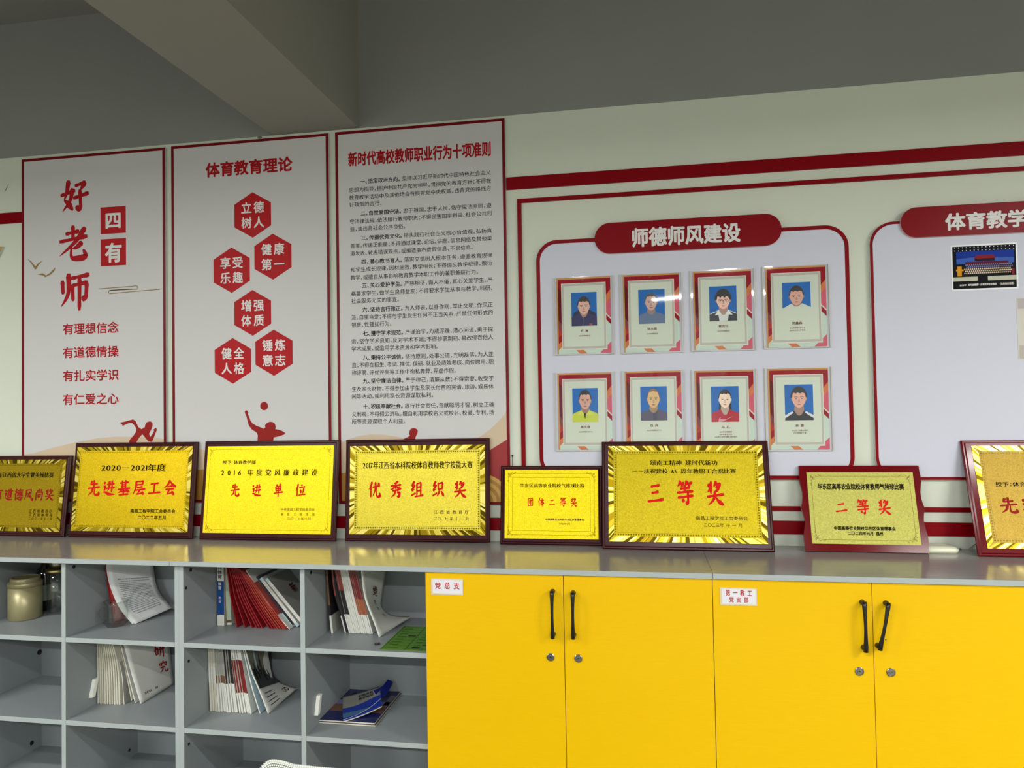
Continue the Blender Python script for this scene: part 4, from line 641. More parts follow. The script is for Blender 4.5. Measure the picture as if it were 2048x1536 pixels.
# white plastic box behind the pale plaque, its cable end and a crumb
rt = MB(); rt.loft([[(x, y_, z) for x, y_ in rr_] for z, rr_ in ((1.0316, rrect(.985, 1.112, -.095, -.012, .02, 6)), (1.044, rrect(.982, 1.115, -.098, -.010, .022, 6)), (1.052, rrect(.99, 1.105, -.09, -.016, .02, 6)), (1.055, rrect(1.0, 1.08, -.08, -.024, .018, 6)))], mat('ivory_plastic', (226, 226, 200), .25), smooth=True)
tag(rt.build('plastic_box', off=(1.05, -.055, 1.0316)), 'low white rounded plastic box lying behind the pale plaque', 'box')
cb = MB().tube([(1.176, -.012, 1.0335), (1.19, -.010, 1.045), (1.20, -.008, 1.052)], .0014, mat('grey_cable', (120, 120, 116), .5)); tag(cb.build('thin_cable', off=(1.18, -.01, 1.034)), 'thin grey cable end on the worktop left of the rightmost plaque', 'cable')
cb = MB().lathe(1.1457, -.012, [(.001, 1.0316), (.004, 1.0325), (.003, 1.0345), (.0005, 1.035)], black_pl, 8); tag(cb.build('black_stopper', off=(1.1457, -.012, 1.0316)), 'tiny black rubber stopper beside the white plastic box', 'stopper')
cb = MB().tube([(-.5226, -.004, 1.377), (-.5228, -.006, 1.35), (-.524, -.006, 1.26)], .0009, mat('black_wire', (30, 30, 30), .5)).lathe(-.5226, -.005, [(.0008, 1.374), (.0035, 1.379), (.003, 1.383), (.0005, 1.385)], black_pl, 8); tag(cb.build('wall_wire', off=(-.5226, -.004, 1.377)), 'short black wire end poking up between paragraph board and portrait panel', 'wire')

# ------------------------------------------------------------------ cabinets
TZ, TB, S1, S2, S3 = 1.0314, 1.0131, .7237, .4088, .0965; FY = -.464; BP = -.056; T = .018
def carcass(label, x0, x1, divs, kind, cams=()):
    off = (x0, -.26, 0); t = thing('shelf_cabinet' if kind != 'doors' else 'door_cabinet', off, label, 'cabinet')
    for (a, b) in ((x0, x0 + T), (x1 - T, x1)): MB().box(a, b, FY, 0 - .001, 0, TB, laminate, bev=.0006).build('side_panel', t, off)
    for a in divs: MB().box(a - T / 2, a + T / 2, FY, BP, .0785, TB, laminate, bev=.0006).build('divider', t, off)
    MB().box(x0 + T, x1 - T, BP, BP + .008, .06, TB, laminate).build('back_panel', t, off)
    MB().box(x0 + T, x1 - T, FY + .03, FY + .048, 0, .0785, laminate).build('plinth', t, off)
    edges = [x0 + T] + [v for a in divs for v in (a - T / 2, a + T / 2)] + [x1 - T]
    for i in range(0, len(edges), 2):
        for zt in (S1, S2, S3):
            MB().box(edges[i], edges[i + 1], FY + .0005, BP, zt - T, zt, laminate, bev=.0006).build('shelf', t, off)
    for (x, y_, z_, r) in cams:
        MB().loft([[(x + dx, y_ + r * math.cos(a), z_ + r * math.sin(a)) for a in [2 * math.pi * i / 12 for i in range(12)]] for dx in (0, .0022)], dark).build('cam_fitting', t, off)
    return t, off
dv = lambda a, b: (a + b) / 2
carcass('grey open shelf cabinet at the left holding the tea canister and glass mug', -2.697, -1.7157, [dv(-2.2156, -2.1972)], 'open', [(-2.1972, -.422, .985, .007), (-2.679, -.067, .515, .012), (-2.679, -.11, .132, .01), (-2.1972, -.111, .132, .006)])
carcass('grey open shelf cabinet beyond the left edge of the picture', -3.68, -2.699, [-3.19], 'open')
def band_edges():
    for o in bpy.data.objects:
        if o.type == 'MESH' and o.name.split('.')[0] in ('side_panel', 'divider', 'shelf', 'worktop'):
            if edge_band.name not in o.data.materials: o.data.materials.append(edge_band)
            k = list(o.data.materials).index(edge_band)
            for p in o.data.polygons:
                if p.normal.y < -.5: p.material_index = k
def doors(t, off, xs_):
    for (a, b) in xs_:
        g = .0012; d_ = MB().box(a + g, b - g, FY - .018 + .0165, FY - .0003, .0785, TB - .002, yellow_edge); 
        d_ = MB(); y0, y1 = -.4835 + .0005, FY - .0005; x0, x1, z0, z1 = a + g, b - g, .062, TB - .002
        d_.poly([(x0, y0, z0), (x1, y0, z0), (x1, y0, z1), (x0, y0, z1)], yellow_m); d_.poly([(x0, y1, z0), (x0, y1, z1), (x1, y1, z1), (x1, y1, z0)], yellow_m)
        for q in ([(x0, y0, z0), (x0, y0, z1), (x0, y1, z1), (x0, y1, z0)], [(x1, y0, z0), (x1, y1, z0), (x1, y1, z1), (x1, y0, z1)], [(x0, y0, z1), (x1, y0, z1), (x1, y1, z1), (x0, y1, z1)], [(x0, y0, z0), (x0, y1, z0), (x1, y1, z0), (x1, y0, z0)]): d_.poly(q, yellow_edge)
        yield d_.build('door', t, off)
DY = -.483
def handle(door, off, top, bot):
    (xa, za), (xb, zb) = top, bot; n = 18
    pts = [(xa + (xb - xa) * i / n, DY - .0235 - .006 * math.sin(math.pi * i / n), za + (zb - za) * i / n) for i in range(n + 1)]
    r = [.0086 - .0036 * math.sin(math.pi * i / n) ** .6 for i in range(n + 1)]; pts[0] = (xa, pts[0][1] + .001, za + .007); pts[n] = (xb, pts[n][1] + .001, zb - .007); r[0] = r[n] = .0075
    h = MB().tube(pts, r, black_pl, 14)
    for (x, z) in (top, bot): h.tube([(x, DY - .0003, z), (x, DY - .010, z), (x, DY - .024, z)], [.0088, .0072, .0076], black_pl, 14)
    h.build('handle', door, off)
def lock(door, off, x, z):
    l = MB(); rr = lambda r, y: [(x + r * math.cos(2 * math.pi * i / 20), y, z + r * math.sin(2 * math.pi * i / 20)) for i in range(20)]
    l.loft([rr(.0135, DY), rr(.0135, DY - .003), rr(.0115, DY - .0045), rr(.0105, DY - .0045), rr(.0100, DY - .003), rr(.0065, DY - .003), rr(.006, DY - .005), rr(.0005, DY - .005)], steel)
    l.box(x - .003, x + .003, DY - .0055, DY - .0051, z - .0009, z + .0009, dark); l.build('lock', door, off)
t, off = carcass('grey cabinet in the middle, open shelves on its left and two yellow doors', -1.7157, .217, [dv(-1.2311, -1.2137), -.741, -.27], 'mix', [(-1.697, -.419, .984, .007), (-1.697, -.449, .923, .0055), (-1.2137, -.412, .984, .007), (-1.697, -.435, .646, .0055), (-1.697, -.437, .339, .0055)])
h = DATA['hw']
D = list(doors(t, off, [(-.7543, -.2708), (-.2708, .217)]))
handle(D[0], off, *h['h1']); handle(D[1], off, *h['h2']); lock(D[0], off, *h['locks'][0]); lock(D[1], off, *h['locks'][1])
t, off = carcass('grey cabinet at the right behind four yellow doors', .217, 2.155, [.70, 1.19, 1.67], 'doors')
D = list(doors(t, off, [(.217, .7035), (.7035, 1.19), (1.19, 1.672), (1.672, 2.155)]))
handle(D[0], off, *h['h3']); handle(D[1], off, *h['h4']); lock(D[0], off, *h['locks'][2]); lock(D[1], off, *h['locks'][3])
MB().loft([[(h['hole'][0] + .0022 * math.cos(a), y_, h['hole'][1] + .0022 * math.sin(a)) for a in [2 * math.pi * i / 10 for i in range(10)]] for y_ in (DY, DY - .0003)], dark).build('screw_hole', D[1], off)
handle(D[2], off, (1.64, .951), (1.64, .81)); handle(D[3], off, (1.71, .951), (1.71, .81))
for (a, b, lab) in ((-3.68, -1.7355, 'grey worktop over the open shelf cabinet at the left'), (-1.7347, .2180, 'grey worktop in the middle below the four central plaques'), (.2190, 2.16, 'grey worktop over the right-hand yellow doors')):
    wt = MB().box(a, b, -.492, -.001, TB + .0004, TZ, worktop_m, bev=.0008); 
    wt.mats.append(edge_band)
    o = wt.build('worktop', off=(a, -.24, TB)); o['label'] = lab; o['category'] = 'worktop'
    for p in o.data.polygons:
        if p.normal.y < -.5: p.material_index = 1
# door signs
def sign(lab, x0, x1, z0, z1, lines):
    t = thing('door_sign', (x0, DY, z0), lab, 'sign'); off = (x0, DY, z0)
    MB().box(x0, x1, DY - .002, DY - .0004, z0, z1, mat('sign_tray', (216, 206, 176), .35)).build('tray', t, off)
    MB().box(x0 + .006, x1 - .004, DY - .003, DY - .0021, z0 + .005, z1 - .004, mat('sign_card', (224, 222, 228), .6)).build('card', t, off)
    MB().flat([(x0, z0), (x1, z0), (x1, z1), (x0, z1)], DY - .0045, acryl).build('clear_cover', t, off)
    text('lettering', t, lines, mat('sign_red', (176, 24, 36), .5), DY - .0033, off)
s = h['s1']; sign('small white door sign on the leftmost yellow door', s[0][0], s[1][0], s[1][1], s[0][1], [('党 总 支', h['s1t'][0][0], h['s1t'][1][0], h['s1t'][0][1] + .001, h['s1t'][1][1] + .002, 'b')])
s = h['s2']; q = h['s2t']; sign('small white door sign with two red lines on the third yellow door', s[0][0], s[1][0], s[1][1], s[0][1], [('第 一 教 工', q[0][0], q[1][0], q[0][1], q[1][1], 'b'), ('党 支 部', q[2][0], q[3][0], q[2][1], q[3][1], 'b')])

# ------------------------------------------------------------------ things on the shelves
def lerp_poly(P, n):
    """resample a polyline to n+1 points with smooth interpolation"""
    Q = [P[0]] + list(P) + [P[-1]]; out = []
    m_ = len(P) - 1
    for i in range(n + 1):
        u = i / n * m_; j = min(int(u), m_ - 1); t_ = u - j; a, b, c, d_ = [Vector(Q[j + k]) for k in range(4)]
        out.append(.5 * ((2 * b) + (c - a) * t_ + (2 * a - 5 * b + 4 * c - d_) * t_ * t_ + (3 * b - a - 3 * c + d_) * t_ ** 3))
    return out
def book(name, label, cat, prof, th, y0, depth, cols, zf, group=None, cover=None, pages=paper, cl=None):
    """upright or leaning booklet: prof = spine line (x,z) from bottom to top at depth y0; cols = [(fraction up, material)] bands on the spine"""
    P = lerp_poly([(a, 0, b) for a, b in prof], 10); n = len(P); mb = MB(); cv = cover or cols[0][1]
    L = []; Rr = []
    for i, p in enumerate(P):
        tt = (P[min(i + 1, n - 1)] - P[max(i - 1, 0)]).normalized(); nn = Vector((tt.z, 0, -tt.x)); L.append(p - nn * th / 2); Rr.append(p + nn * th / 2)
    mnz = min(min(a.z for a in L), min(a.z for a in Rr)); dz = zf + .0006 - mnz if mnz < zf + .0006 else 0
    for q in L + Rr: q.z += dz
    y1 = y0 + depth
    def band(i):
        f = (i + .5) / (n - 1); mm = cols[0][1]
        for fr, m_ in cols:
            if f >= fr: mm = m_
        return mm
    for i in range(n - 1):
        l0, l1, r0, r1 = L[i], L[i + 1], Rr[i], Rr[i + 1]; A = lambda p, y_: (p.x, y_, p.z)
        mb.poly([A(l0, y0), A(r0, y0), A(r1, y0), A(l1, y0)], band(i)); mb.poly([A(l0, y1), A(l1, y1), A(r1, y1), A(r0, y1)], pages)
        mb.poly([A(r0, y0), A(r0, y1), A(r1, y1), A(r1, y0)], cl[1] if cl and (i + .5) / (n - 1) < cl[0] else (cover or band(i)), True); mb.poly([A(l0, y0), A(l1, y0), A(l1, y1), A(l0, y1)], cover or band(i), True)
    mb.poly([(L[0].x, y0, L[0].z), (L[0].x, y1, L[0].z), (Rr[0].x, y1, Rr[0].z), (Rr[0].x, y0, Rr[0].z)], pages); mb.poly([(L[-1].x, y0, L[-1].z), (Rr[-1].x, y0, Rr[-1].z), (Rr[-1].x, y1, Rr[-1].z), (L[-1].x, y1, L[-1].z)], pages)
    off = (prof[0][0], y0, zf); o = mb.build(name, off=off); tag(o, label, cat, group)
    return o, off
m_blue = mat('spine_blue', (18, 66, 132), .35); m_red = mat('booklet_red', (140, 28, 34), .4, spec=.3); m_red2 = mat('booklet_red_light', (160, 56, 44), .4, spec=.3); m_wht = mat('cover_white', (216, 216, 208), .45)
m_crm = mat('cover_cream', (206, 202, 184), .5); m_brn = mat('cover_brown', (110, 76, 52), .45); m_blk = mat('cover_black', (34, 30, 32), .35); m_drd = mat('cover_dark_red', (118, 26, 24), .35); m_pnk = mat('cover_rose', (150, 66, 62), .4)
m_pur = mat('cover_purple', (70, 44, 70), .35); m_lb = mat('cover_pale_blue', (168, 196, 206), .4); m_gry = mat('cover_grey', (150, 150, 142), .45); m_dgr = mat('cover_dark_grey', (90, 92, 94), .4); m_ora = mat('cover_rust', (160, 84, 50), .4); m_lg = mat('cover_sage', (176, 190, 172), .45)
# -- third column, upper row
o, f = book('book', 'thick book with blue and white spine standing at the left of the red booklets', 'book', [(-1.6755, .7245), (-1.6765, 1.008)], .029, -.253, .18, [(0, m_wht), (.2, m_blue), (.63, m_wht)], S1, cover=mat('book_side', (160, 152, 134), .5))
text('lettering', o, [('体', -1.686, -1.672, .884, .898, 'b'), ('育', -1.686, -1.672, .868, .882, 'b'), ('教', -1.684, -1.674, .83, .84, 'r'), ('程', -1.684, -1.674, .815, .825, 'r')], pr_white, -.2534, f)
text('dark_lettering', o, [(c, -1.688, -1.668, .965 - i * .018, .981 - i * .018, 'b') for i, c in enumerate('公共体育')], pr_black, -.2534, f)
book('book', 'thin book with sage cover and brown picture foot beside the blue-spined book', 'book', [(-1.646, .7245), (-1.65, .80), (-1.652, 1.0)], .020, -.24, .18, [(0, m_wht), (.08, m_brn), (.16, m_lg)], S1, cover=m_lg)
RB = [-1.595, -1.561, -1.531, -1.510, -1.499, -1.488, -1.456, -1.444, -1.433, -1.422, -1.410, -1.399, -1.389, -1.3805]
ORD = ['first', 'second', 'third', 'fourth', 'fifth', 'sixth', 'seventh', 'eighth', 'ninth', 'tenth', 'eleventh', 'twelfth', 'thirteenth', 'fourteenth', 'fifteenth', 'sixteenth', 'seventeenth', 'eighteenth']
for i, xb in enumerate(RB):
    u = i / (len(RB) - 1); xt = -1.642 + u * .092; zt = .985 - .05 * u; bend = .35 * (1 - u) + .1; mx = xt + (xb - xt) * (.5 - .12 * (1 - u)); mz = (.7237 + zt) / 2
    book('booklet', 'red stapled booklet, %s from the left of the leaning red fan' % ORD[i], 'booklet', [(xb, .7245), (xb + (mx - xb) * .52, .7245 + (mz - .7245) * .5), (mx, mz), ((mx + xt) / 2 + .001, (mz + zt) / 2), (xt, zt)], .0042, -.270 + .001 * (i % 3), .19, [(0, m_red if i < 9 else m_red2)], S1, 'red booklets leaning in a fan', pages=m_crm)
book('booklet', 'thin white booklet leaning against the right of the red fan', 'booklet', [(-1.3725, .7245), (-1.438, .793), (-1.494, .864), (-1.556, .950)], .0030, -.268, .19, [(0, m_wht)], S1)
book('book', 'book with grey, purple and pale blue spine leaning beside the white-spined pair', 'book', [(-1.380, .729), (-1.426, .783), (-1.492, .862), (-1.533, .916)], .0125, -.240, .18, [(0, m_lb), (.30, m_pur), (.72, m_dgr)], S1, cover=m_dgr)
for i, (pf, lb) in enumerate(([[(-1.3535, .7285), (-1.512, .913)], 'left of the pair of leaning books with white spines and pale blue tips'], [[(-1.323, .7290), (-1.487, .911)], 'right of the pair of leaning books, grey cover with a red brush character'])):
    o, f = book('book', lb, 'book', pf, .0125, -.235, .18, [(0, m_lb), (.1, m_wht), (.9, m_lb)], S1, cover=m_wht if i == 0 else m_gry)
    (xa, za), (xb, zb) = pf; dx, dz = (xb - xa), (zb - za); l_ = math.hypot(dx, dz); dx /= l_; dz /= l_
    fnn = lambda X, Z_, xa=xa, za=za, dx=dx, dz=dz: (xa + dx * X - dz * Z_ * -1 * 1, -.2354, za + dz * X + dx * Z_ * -1 * -1)
    text('lettering', o, [('教育学院体育部', .225, .135, -.0035, .0035, 'b'), ('大学出版社', .09, .045, -.003, .003, 'r')], mat('spine_brown_ink', (110, 60, 50), .5), 0, f, fn=fnn)
    if i == 1: text('red_title', o, [('新', .085, .125, .135, .18, 'b')], mat('cover_ink_red', (120, 20, 24), .5), 0, f, fn=lambda X, Z_, xa=xa, za=za, dx=dx, dz=dz: (xa + dx * Z_ + dz * .0066, -.235 + X, za + dz * Z_ - dx * .0066 + .004))
# -- fourth column, upper row
book('magazine', 'magazine with dark brown cover standing at the left of the row of white-footed magazines', 'magazine', [(-1.184, .7245), (-1.192, .80), (-1.198, .87), (-1.205, 1.0)], .008, -.295, .19, [(0, m_wht), (.32, m_blk), (.55, m_brn)], S1, cover=m_blk, cl=(.34, m_gry))
book('magazine', 'rose and black magazine standing apart before the tight white-footed row', 'magazine', [(-1.137, .7245), (-1.156, .797), (-1.180, .884), (-1.191, 1.0)], .0055, -.280, .19, [(0, m_wht), (.28, m_blk), (.62, m_pnk)], S1, cover=m_dgr)
for i in range(16):
    u = i / 15; xb = -1.118 + u * .090; xt = -1.180 + u * .080
    if i < 4: cols = [(0, m_wht), (.26, m_blk), (.6, m_pnk)]; kd = 'rose and black'
    elif i < 10: cols = [(0, m_wht)]; kd = 'all-white'
    else: cols = [(0, m_wht), (.34, m_ora), (.52, m_drd)]; kd = 'dark red and rust'
    book('magazine', 'magazine with %s spine, %s from the left in the tight leaning row' % (kd, ORD[i]), 'magazine', [(xb, .7245), (xb - .035, .855), (xt, 1.0)], .0052, -.283 + .002 * math.sin(i * 1.7), .19 if i < 9 else .07, cols, S1, 'white-footed magazines leaning in a tight row', cover=m_wht)
A = lerp_poly([(-.989, -.315, .7245), (-1.012, -.315, .787), (-1.037, -.315, .848), (-1.051, -.315, .908), (-1.058, -.315, 1.0)], 12)
B = lerp_poly([(-.934, -.105, .738), (-1.014, -.105, .741), (-1.057, -.105, .777), (-1.053, -.105, .829), (-1.036, -.105, .93)], 12)
mg = MB().sheet(A, B, .005, m_gry, m_wht, m_wht, nu=10); o = mg.build('magazine', off=(-.989, -.315, .7245), weld=True); tag(o, 'large curled magazine with brush title bending onto the shelf beside the green leaflet', 'magazine')
def onsh(A_, B_, lift=.0015, th=.005):
    def f_(u, v):  # u across (0 spine .. 1 fore-edge), v up 0..1
        k = v * (len(A_) - 1); j = min(int(k), len(A_) - 2); r = k - j
        p = A_[j].lerp(A_[j + 1], r).lerp(B_[j].lerp(B_[j + 1], r), u); n_ = (A_[j + 1] - A_[j]).cross(B_[j] - A_[j]).normalized(); return tuple(p - n_ * (lift + th))
    return f_
text('brush_title', o, [('党', .42, .68, .68, .80, 'b'), ('史', .44, .62, .52, .61, 'r'), ('文', .48, .64, .40, .48, 'r'), ('汇', .56, .74, .26, .33, 'r')], mat('cover_ink_wine', (84, 26, 30), .5), 0, (-.989, -.315, .7245), fn=onsh(A, B, .002))
# green leaflet lying on the shelf
gm = mat('leaflet_green', (94, 140, 44), .4); gd = mat('leaflet_dark_green', (46, 92, 34), .4); t = thing('leaflet', (-.9382, -.4439, S1), 'green printed leaflet lying flat on the shelf next to the yellow door', 'leaflet'); gx0, gx1, gy0, gy1 = -.938, -.752, -.446, -.172
MB().box(gx0, gx1, gy0, gy1, S1 + .0004, S1 + .0014, gm).build('sheet', t, (-.9382, -.4439, S1))
g = MB(); zz = S1 + .0017
def gl(x0, y0, x1, y1, m_): g.poly([(gx0 + (gx1 - gx0) * x0, gy0 + (gy1 - gy0) * y0, zz), (gx0 + (gx1 - gx0) * x1, gy0 + (gy1 - gy0) * y0, zz), (gx0 + (gx1 - gx0) * x1, gy0 + (gy1 - gy0) * y1, zz), (gx0 + (gx1 - gx0) * x0, gy0 + (gy1 - gy0) * y1, zz)], m_)
for i in range(9): gl(.02, .06 + i * .11, .98, .07 + i * .11, gd)
for i in (.48, .02, .97): gl(i, 0, i + .015, 1, gd)
for i in range(8):
    for j in range(2): gl(.08 + .5 * j, .09 + i * .11, .08 + .5 * j + random.uniform(.12, .34), .115 + i * .11, gd); 
for (a, b) in ((.6, .08), (.75, .2), (.3, .55), (.65, .75), (.8, .5)): gl(a, b, a + .16, b + .05, mat('leaflet_picture', (60, 50, 44), .5))
g.build('print', t, (-.9382, -.4439, S1))
bg = MB(); 
for (dx, dy, r) in ((0, 0, .006), (.006, .004, .005), (-.006, -.002, .004)): bg.lathe(-.9638 + dx, -.401 + dy, [(r * .4, S1 + .0005), (r, S1 + .003), (r * .7, S1 + .008), (.0004, S1 + .010)], mat('dry_crumb', (46, 38, 32), .8), 7)
tag(bg.build('dried_crumb', off=(-.9638, -.401, S1)), 'small dark dried crumb on the shelf left of the green leaflet', 'crumb')
# -- third column, lower row
spec = [(-1.684, -1.690)] * 1
for i in range(19):
    u = i / 18; xb = -1.684 + u * .166 + (.006 if i > 12 else 0); xt = -1.692 + u * .128
    if i < 4: cols = [(0, m_crm), (.45, m_wht), (.62, m_crm)]; kd = 'cream'
    elif i < 9: cols = [(0, m_wht), (.38, m_brn), (.5, m_gry)]; kd = 'brown-banded'
    elif i < 13: cols = [(0, m_wht), (.36, m_blk)]; kd = 'black and white'
    else: cols = [(0, m_wht), (.34, m_drd), (.66, m_wht)]; kd = 'dark red banded'
    book('magazine', 'magazine with %s spine, %s from the left of the lower upright row' % (kd, (ORD + ['nineteenth'])[i]), 'magazine', [(xb, .4096), ((xb + xt) / 2 - .002, .55), (xt, .690)], .0058 + .001 * math.sin(i * 2.3), -.312 + .004 * math.sin(i * 1.3), .19, cols, S2, 'upright magazines in the lower third column', cover=m_wht)
book('magazine', 'white-edged magazine leaning alone with a blue inside gap in the lower third column', 'magazine', [(-1.479, .4096), (-1.510, .50), (-1.530, .578), (-1.556, .685)], .0045, -.307, .065, [(0, m_wht)], S2, cover=m_lb)
A = lerp_poly([(-1.447, -.305, .4096), (-1.486, -.305, .499), (-1.521, -.305, .577), (-1.555, -.305, .69)], 12); B = lerp_poly([(-1.434, -.09, .424), (-1.512, -.09, .446), (-1.549, -.09, .489), (-1.552, -.09, .60)], 12)
mg = MB().sheet(A, B, .004, m_gry, m_wht, m_wht, nu=10); off = (-1.447, -.305, .4096); o = mg.build('magazine', off=off, weld=True); tag(o, 'curled magazine with a dark crowd photograph on its cover in the lower third column', 'magazine')
fo = onsh(A, B, .0012); g = MB()
for i in range(10):
    for j in range(8): g.poly([fo(j / 8, .34 + .66 * i / 10), fo((j + 1) / 8, .34 + .66 * i / 10), fo((j + 1) / 8, .34 + .66 * (i + 1) / 10), fo(j / 8, .34 + .66 * (i + 1) / 10)], m_blk if i < 5 or j > 6 else mat('cover_mural', (136, 130, 112), .5))
fo = onsh(A, B, .0018)
for k in range(6):
    a = .12 + k * .14; b = .55 + .05 * (k % 3); g.poly([fo(a, b - .1), fo(a + .07, b - .1), fo(a + .07, b + .14), fo(a, b + .14)], m_blk); g.poly([fo(a + .02, b + .14), fo(a + .055, b + .14), fo(a + .05, b + .19), fo(a + .025, b + .19)], m_blk)
for k in range(4): g.poly([fo(.12, .09 + k * .055), fo(.45, .09 + k * .055), fo(.45, .1 + k * .055), fo(.12, .1 + k * .055)], pr_black)
for cxx in (.74, .83):
    pts = [(cxx + .045 * math.cos(a), .16 + .045 * math.sin(a)) for a in [2 * math.pi * i / 12 for i in range(13)]]; pin = [(cxx + .028 * math.cos(a), .16 + .028 * math.sin(a)) for a in [2 * math.pi * i / 12 for i in range(13)]]
    for i in range(12): g.poly([fo(*pts[i]), fo(*pts[i + 1]), fo(*pin[i + 1]), fo(*pin[i])], pr_olive if cxx < .8 else pr_black)
g.build('cover_print', o, off, kind='stuff')
# -- second column, lower row
for i in range(15):
    u = i / 14; xb = -2.188 + u * .100; xt = -2.192 + u * .060
    book('magazine', 'pale magazine, %s from the left of the upright row in the lower second column' % ORD[i], 'magazine', [(xb, .4096), (xb + (xt - xb) * .2, .57), (xt, .689)], .0046 + .0006 * math.sin(i * 1.9), -.305 + .004 * math.sin(i * 2.1), .19, [(0, m_crm if i % 3 else m_wht), (.40, m_wht), (.43, m_crm)], S2, 'upright pale magazines in the lower second column', cover=m_crm)
book('magazine', 'pale magazine standing slightly open right of the upright pale row', 'magazine', [(-2.0745, .4096), (-2.084, .53), (-2.105, .60), (-2.1275, .680)], .003, -.300, .19, [(0, m_wht)], S2, cover=m_gry)
book('magazine', 'short pale magazine leaning behind the two slanted ones in the lower second column', 'magazine', [(-2.056, .4185), (-2.079, .52), (-2.119, .66)], .004, -.280, .17, [(0, m_crm)], S2)
book('magazine', 'white magazine leaning directly behind the one dated 2021 01', 'magazine', [(-2.036, .4096), (-2.073, .541), (-2.109, .67)], .004, -.284, .19, [(0, m_wht)], S2)
A = lerp_poly([(-2.012, -.285, .4096), (-2.054, -.285, .531), (-2.098, -.285, .680)], 10); B = lerp_poly([(-2.005, -.085, .4150), (-2.016, -.085, .50), (-2.028, -.085, .64)], 10)
mg = MB().sheet(A, B, .0045, m_gry, m_wht, m_wht, nu=10); off = (-2.013, -.285, .4096); o = mg.build('magazine', off=off, weld=True); tag(o, 'grey magazine dated 2021 01 with red brush title leaning in the lower second column', 'magazine')
text('brush_title', o, [('研', .60, .86, .62, .83, 'x'), ('究', .66, .90, .38, .57, 'x')], mat('cover_ink_red2', (150, 24, 28), .5), 0, off, fn=onsh(A, B, .0015))
text('date', o, [('2021  01', .14, .52, .135, .185, 'b')], pr_black, 0, off, fn=onsh(A, B, .0015))
text('small_lettering', o, [('体育教学', .16, .155 + .2, .85, .88, 'r')], pr_black, 0, off, fn=onsh(A, B, .0015))
# magnet catches on the dividers
for (x, y_, z_, lb) in ((-2.1968, -.325, .48, 'white plastic catch stuck on the divider in the lower second column'), (-1.2133, -.375, .487, 'white plastic catch stuck on the divider in the lower fourth column')):
    c = MB().loft([[(x + a, y_ + b * .011 + k * .010, z_ + k * .033) for a, b in ((.0003, -1), (.014, -.8), (.014, .8), (.0003, 1))] for k in (-1, -.6, .6, 1)], mat('catch_white', (236, 236, 228), .35)); tag(c.build('door_catch', off=(x, y_, z_)), lb, 'catch')
# -- fourth column, lower row: books lying flat
def flatbook(label, x0, x1, y0, y1, z0, th, cov, cat='book', rot=0):
    b = MB(); b.box(x0 + .0015, x1 - .0008, y0 + .001, y1 - .001, z0 + .0006, z0 + th - .0006, paper_c); b.box(x0, x1, y0, y1, z0, z0 + .0006, cov); b.box(x0, x1, y0, y1, z0 + th - .0006, z0 + th, cov); b.box(x0, x0 + .0012, y0, y1, z0 + .0006, z0 + th - .0006, cov)
    return tag(b.build('book', off=((x0 + x1) / 2, (y0 + y1) / 2, z0)), label, cat)
nav = mat('cover_navy', (18, 24, 84), .3)
flatbook('lower of the two large flat books in the lower fourth column', -1.214, -.990, -.357, -.055, S2 + .0004, .0055, m_dgr)
b2 = flatbook('upper of the two large flat books, navy cover, in the lower fourth column', -1.217, -.996, -.352, -.052, S2 + .0062, .0060, nav)
g = MB(); zt = S2 + .0126
def gq(x0, y0, x1, y1, m_): g.poly([(x0, y0, zt), (x1, y0, zt), (x1, y1, zt), (x0, y1, zt)], m_)
gq(-1.216, -.27, -1.0, -.205, m_brn); gq(-1.216, -.205, -1.0, -.165, mat('cover_lavender', (120, 118, 160), .4)); gq(-1.02, -.20, -.998, -.1, m_dgr)
g.build('cover_print', b2, (-1.1065, -.202, S2 + .0062))
text('white_title', b2, [('北京体育', -1.19, -1.06, -.13, -.085, 'x')], mat('title_white', (190, 196, 220), .4), 0, (-1.1065, -.202, S2 + .0062), fn=lambda X, Z_: (X, Z_, zt + .0003))
# small booklet with a curled cover on top
A = lerp_poly([(-1.115, -.362, .4235), (-1.16, -.26, .4245), (-1.205, -.155, .4285)], 10); B = lerp_poly([(-1.000, -.262, .445), (-1.035, -.18, .4520), (-1.075, -.09, .452)], 10)
off = (-1.11, -.25, .4235); mg = MB().sheet(A, B, -.003, m_gry, m_wht, m_wht, nu=10, bow=-.004, bowdir=(0, 0, 1)); o = mg.build('booklet', off=off, weld=True); tag(o, 'small grey and blue booklet lying askew on the navy book', 'booklet')
def f3(u, v, l=.0022, A=A, B=B):
    k = v * 10; j = min(int(k), 9); r = k - j; p = A[j].lerp(A[j + 1], r).lerp(B[j].lerp(B[j + 1], r), u); return (p.x, p.y, p.z + l - .004 * math.sin(math.pi * u))
g = MB(); rb = mat('booklet_royal', (24, 52, 160), .35)
for i in range(10):
    u0, u1 = i / 10, (i + 1) / 10; cv = lambda u: .50 - .03 * math.sin(u * 5) ; g.poly([f3(u0, .0), f3(u1, .0), f3(u1, cv(u1)), f3(u0, cv(u0))], rb)
    g.poly([f3(u0, .12, .003), f3(u1, .12, .003), f3(u1, .12 + .25 * (1 - u1)), f3(u0, .12 + .25 * (1 - u0))], mat('booklet_sky', (70, 110, 150), .35)) if i < 7 else None
    g.poly([f3(u0, .03 + .3 * u0 * u0, .0035), f3(u1, .03 + .3 * u1 * u1, .0035), f3(u1, .05 + .3 * u1 * u1, .0035), f3(u0, .05 + .3 * u0 * u0, .0035)], pr_white)
g.build('cover_print', o, off, kind='stuff')
text('lettering', o, [('学院体育', .42, .82, .74, .83, 'b'), ('教学指导', .42, .82, .63, .71, 'b')], pr_black, 0, off, fn=lambda X, Z_: f3(X, Z_, .003))
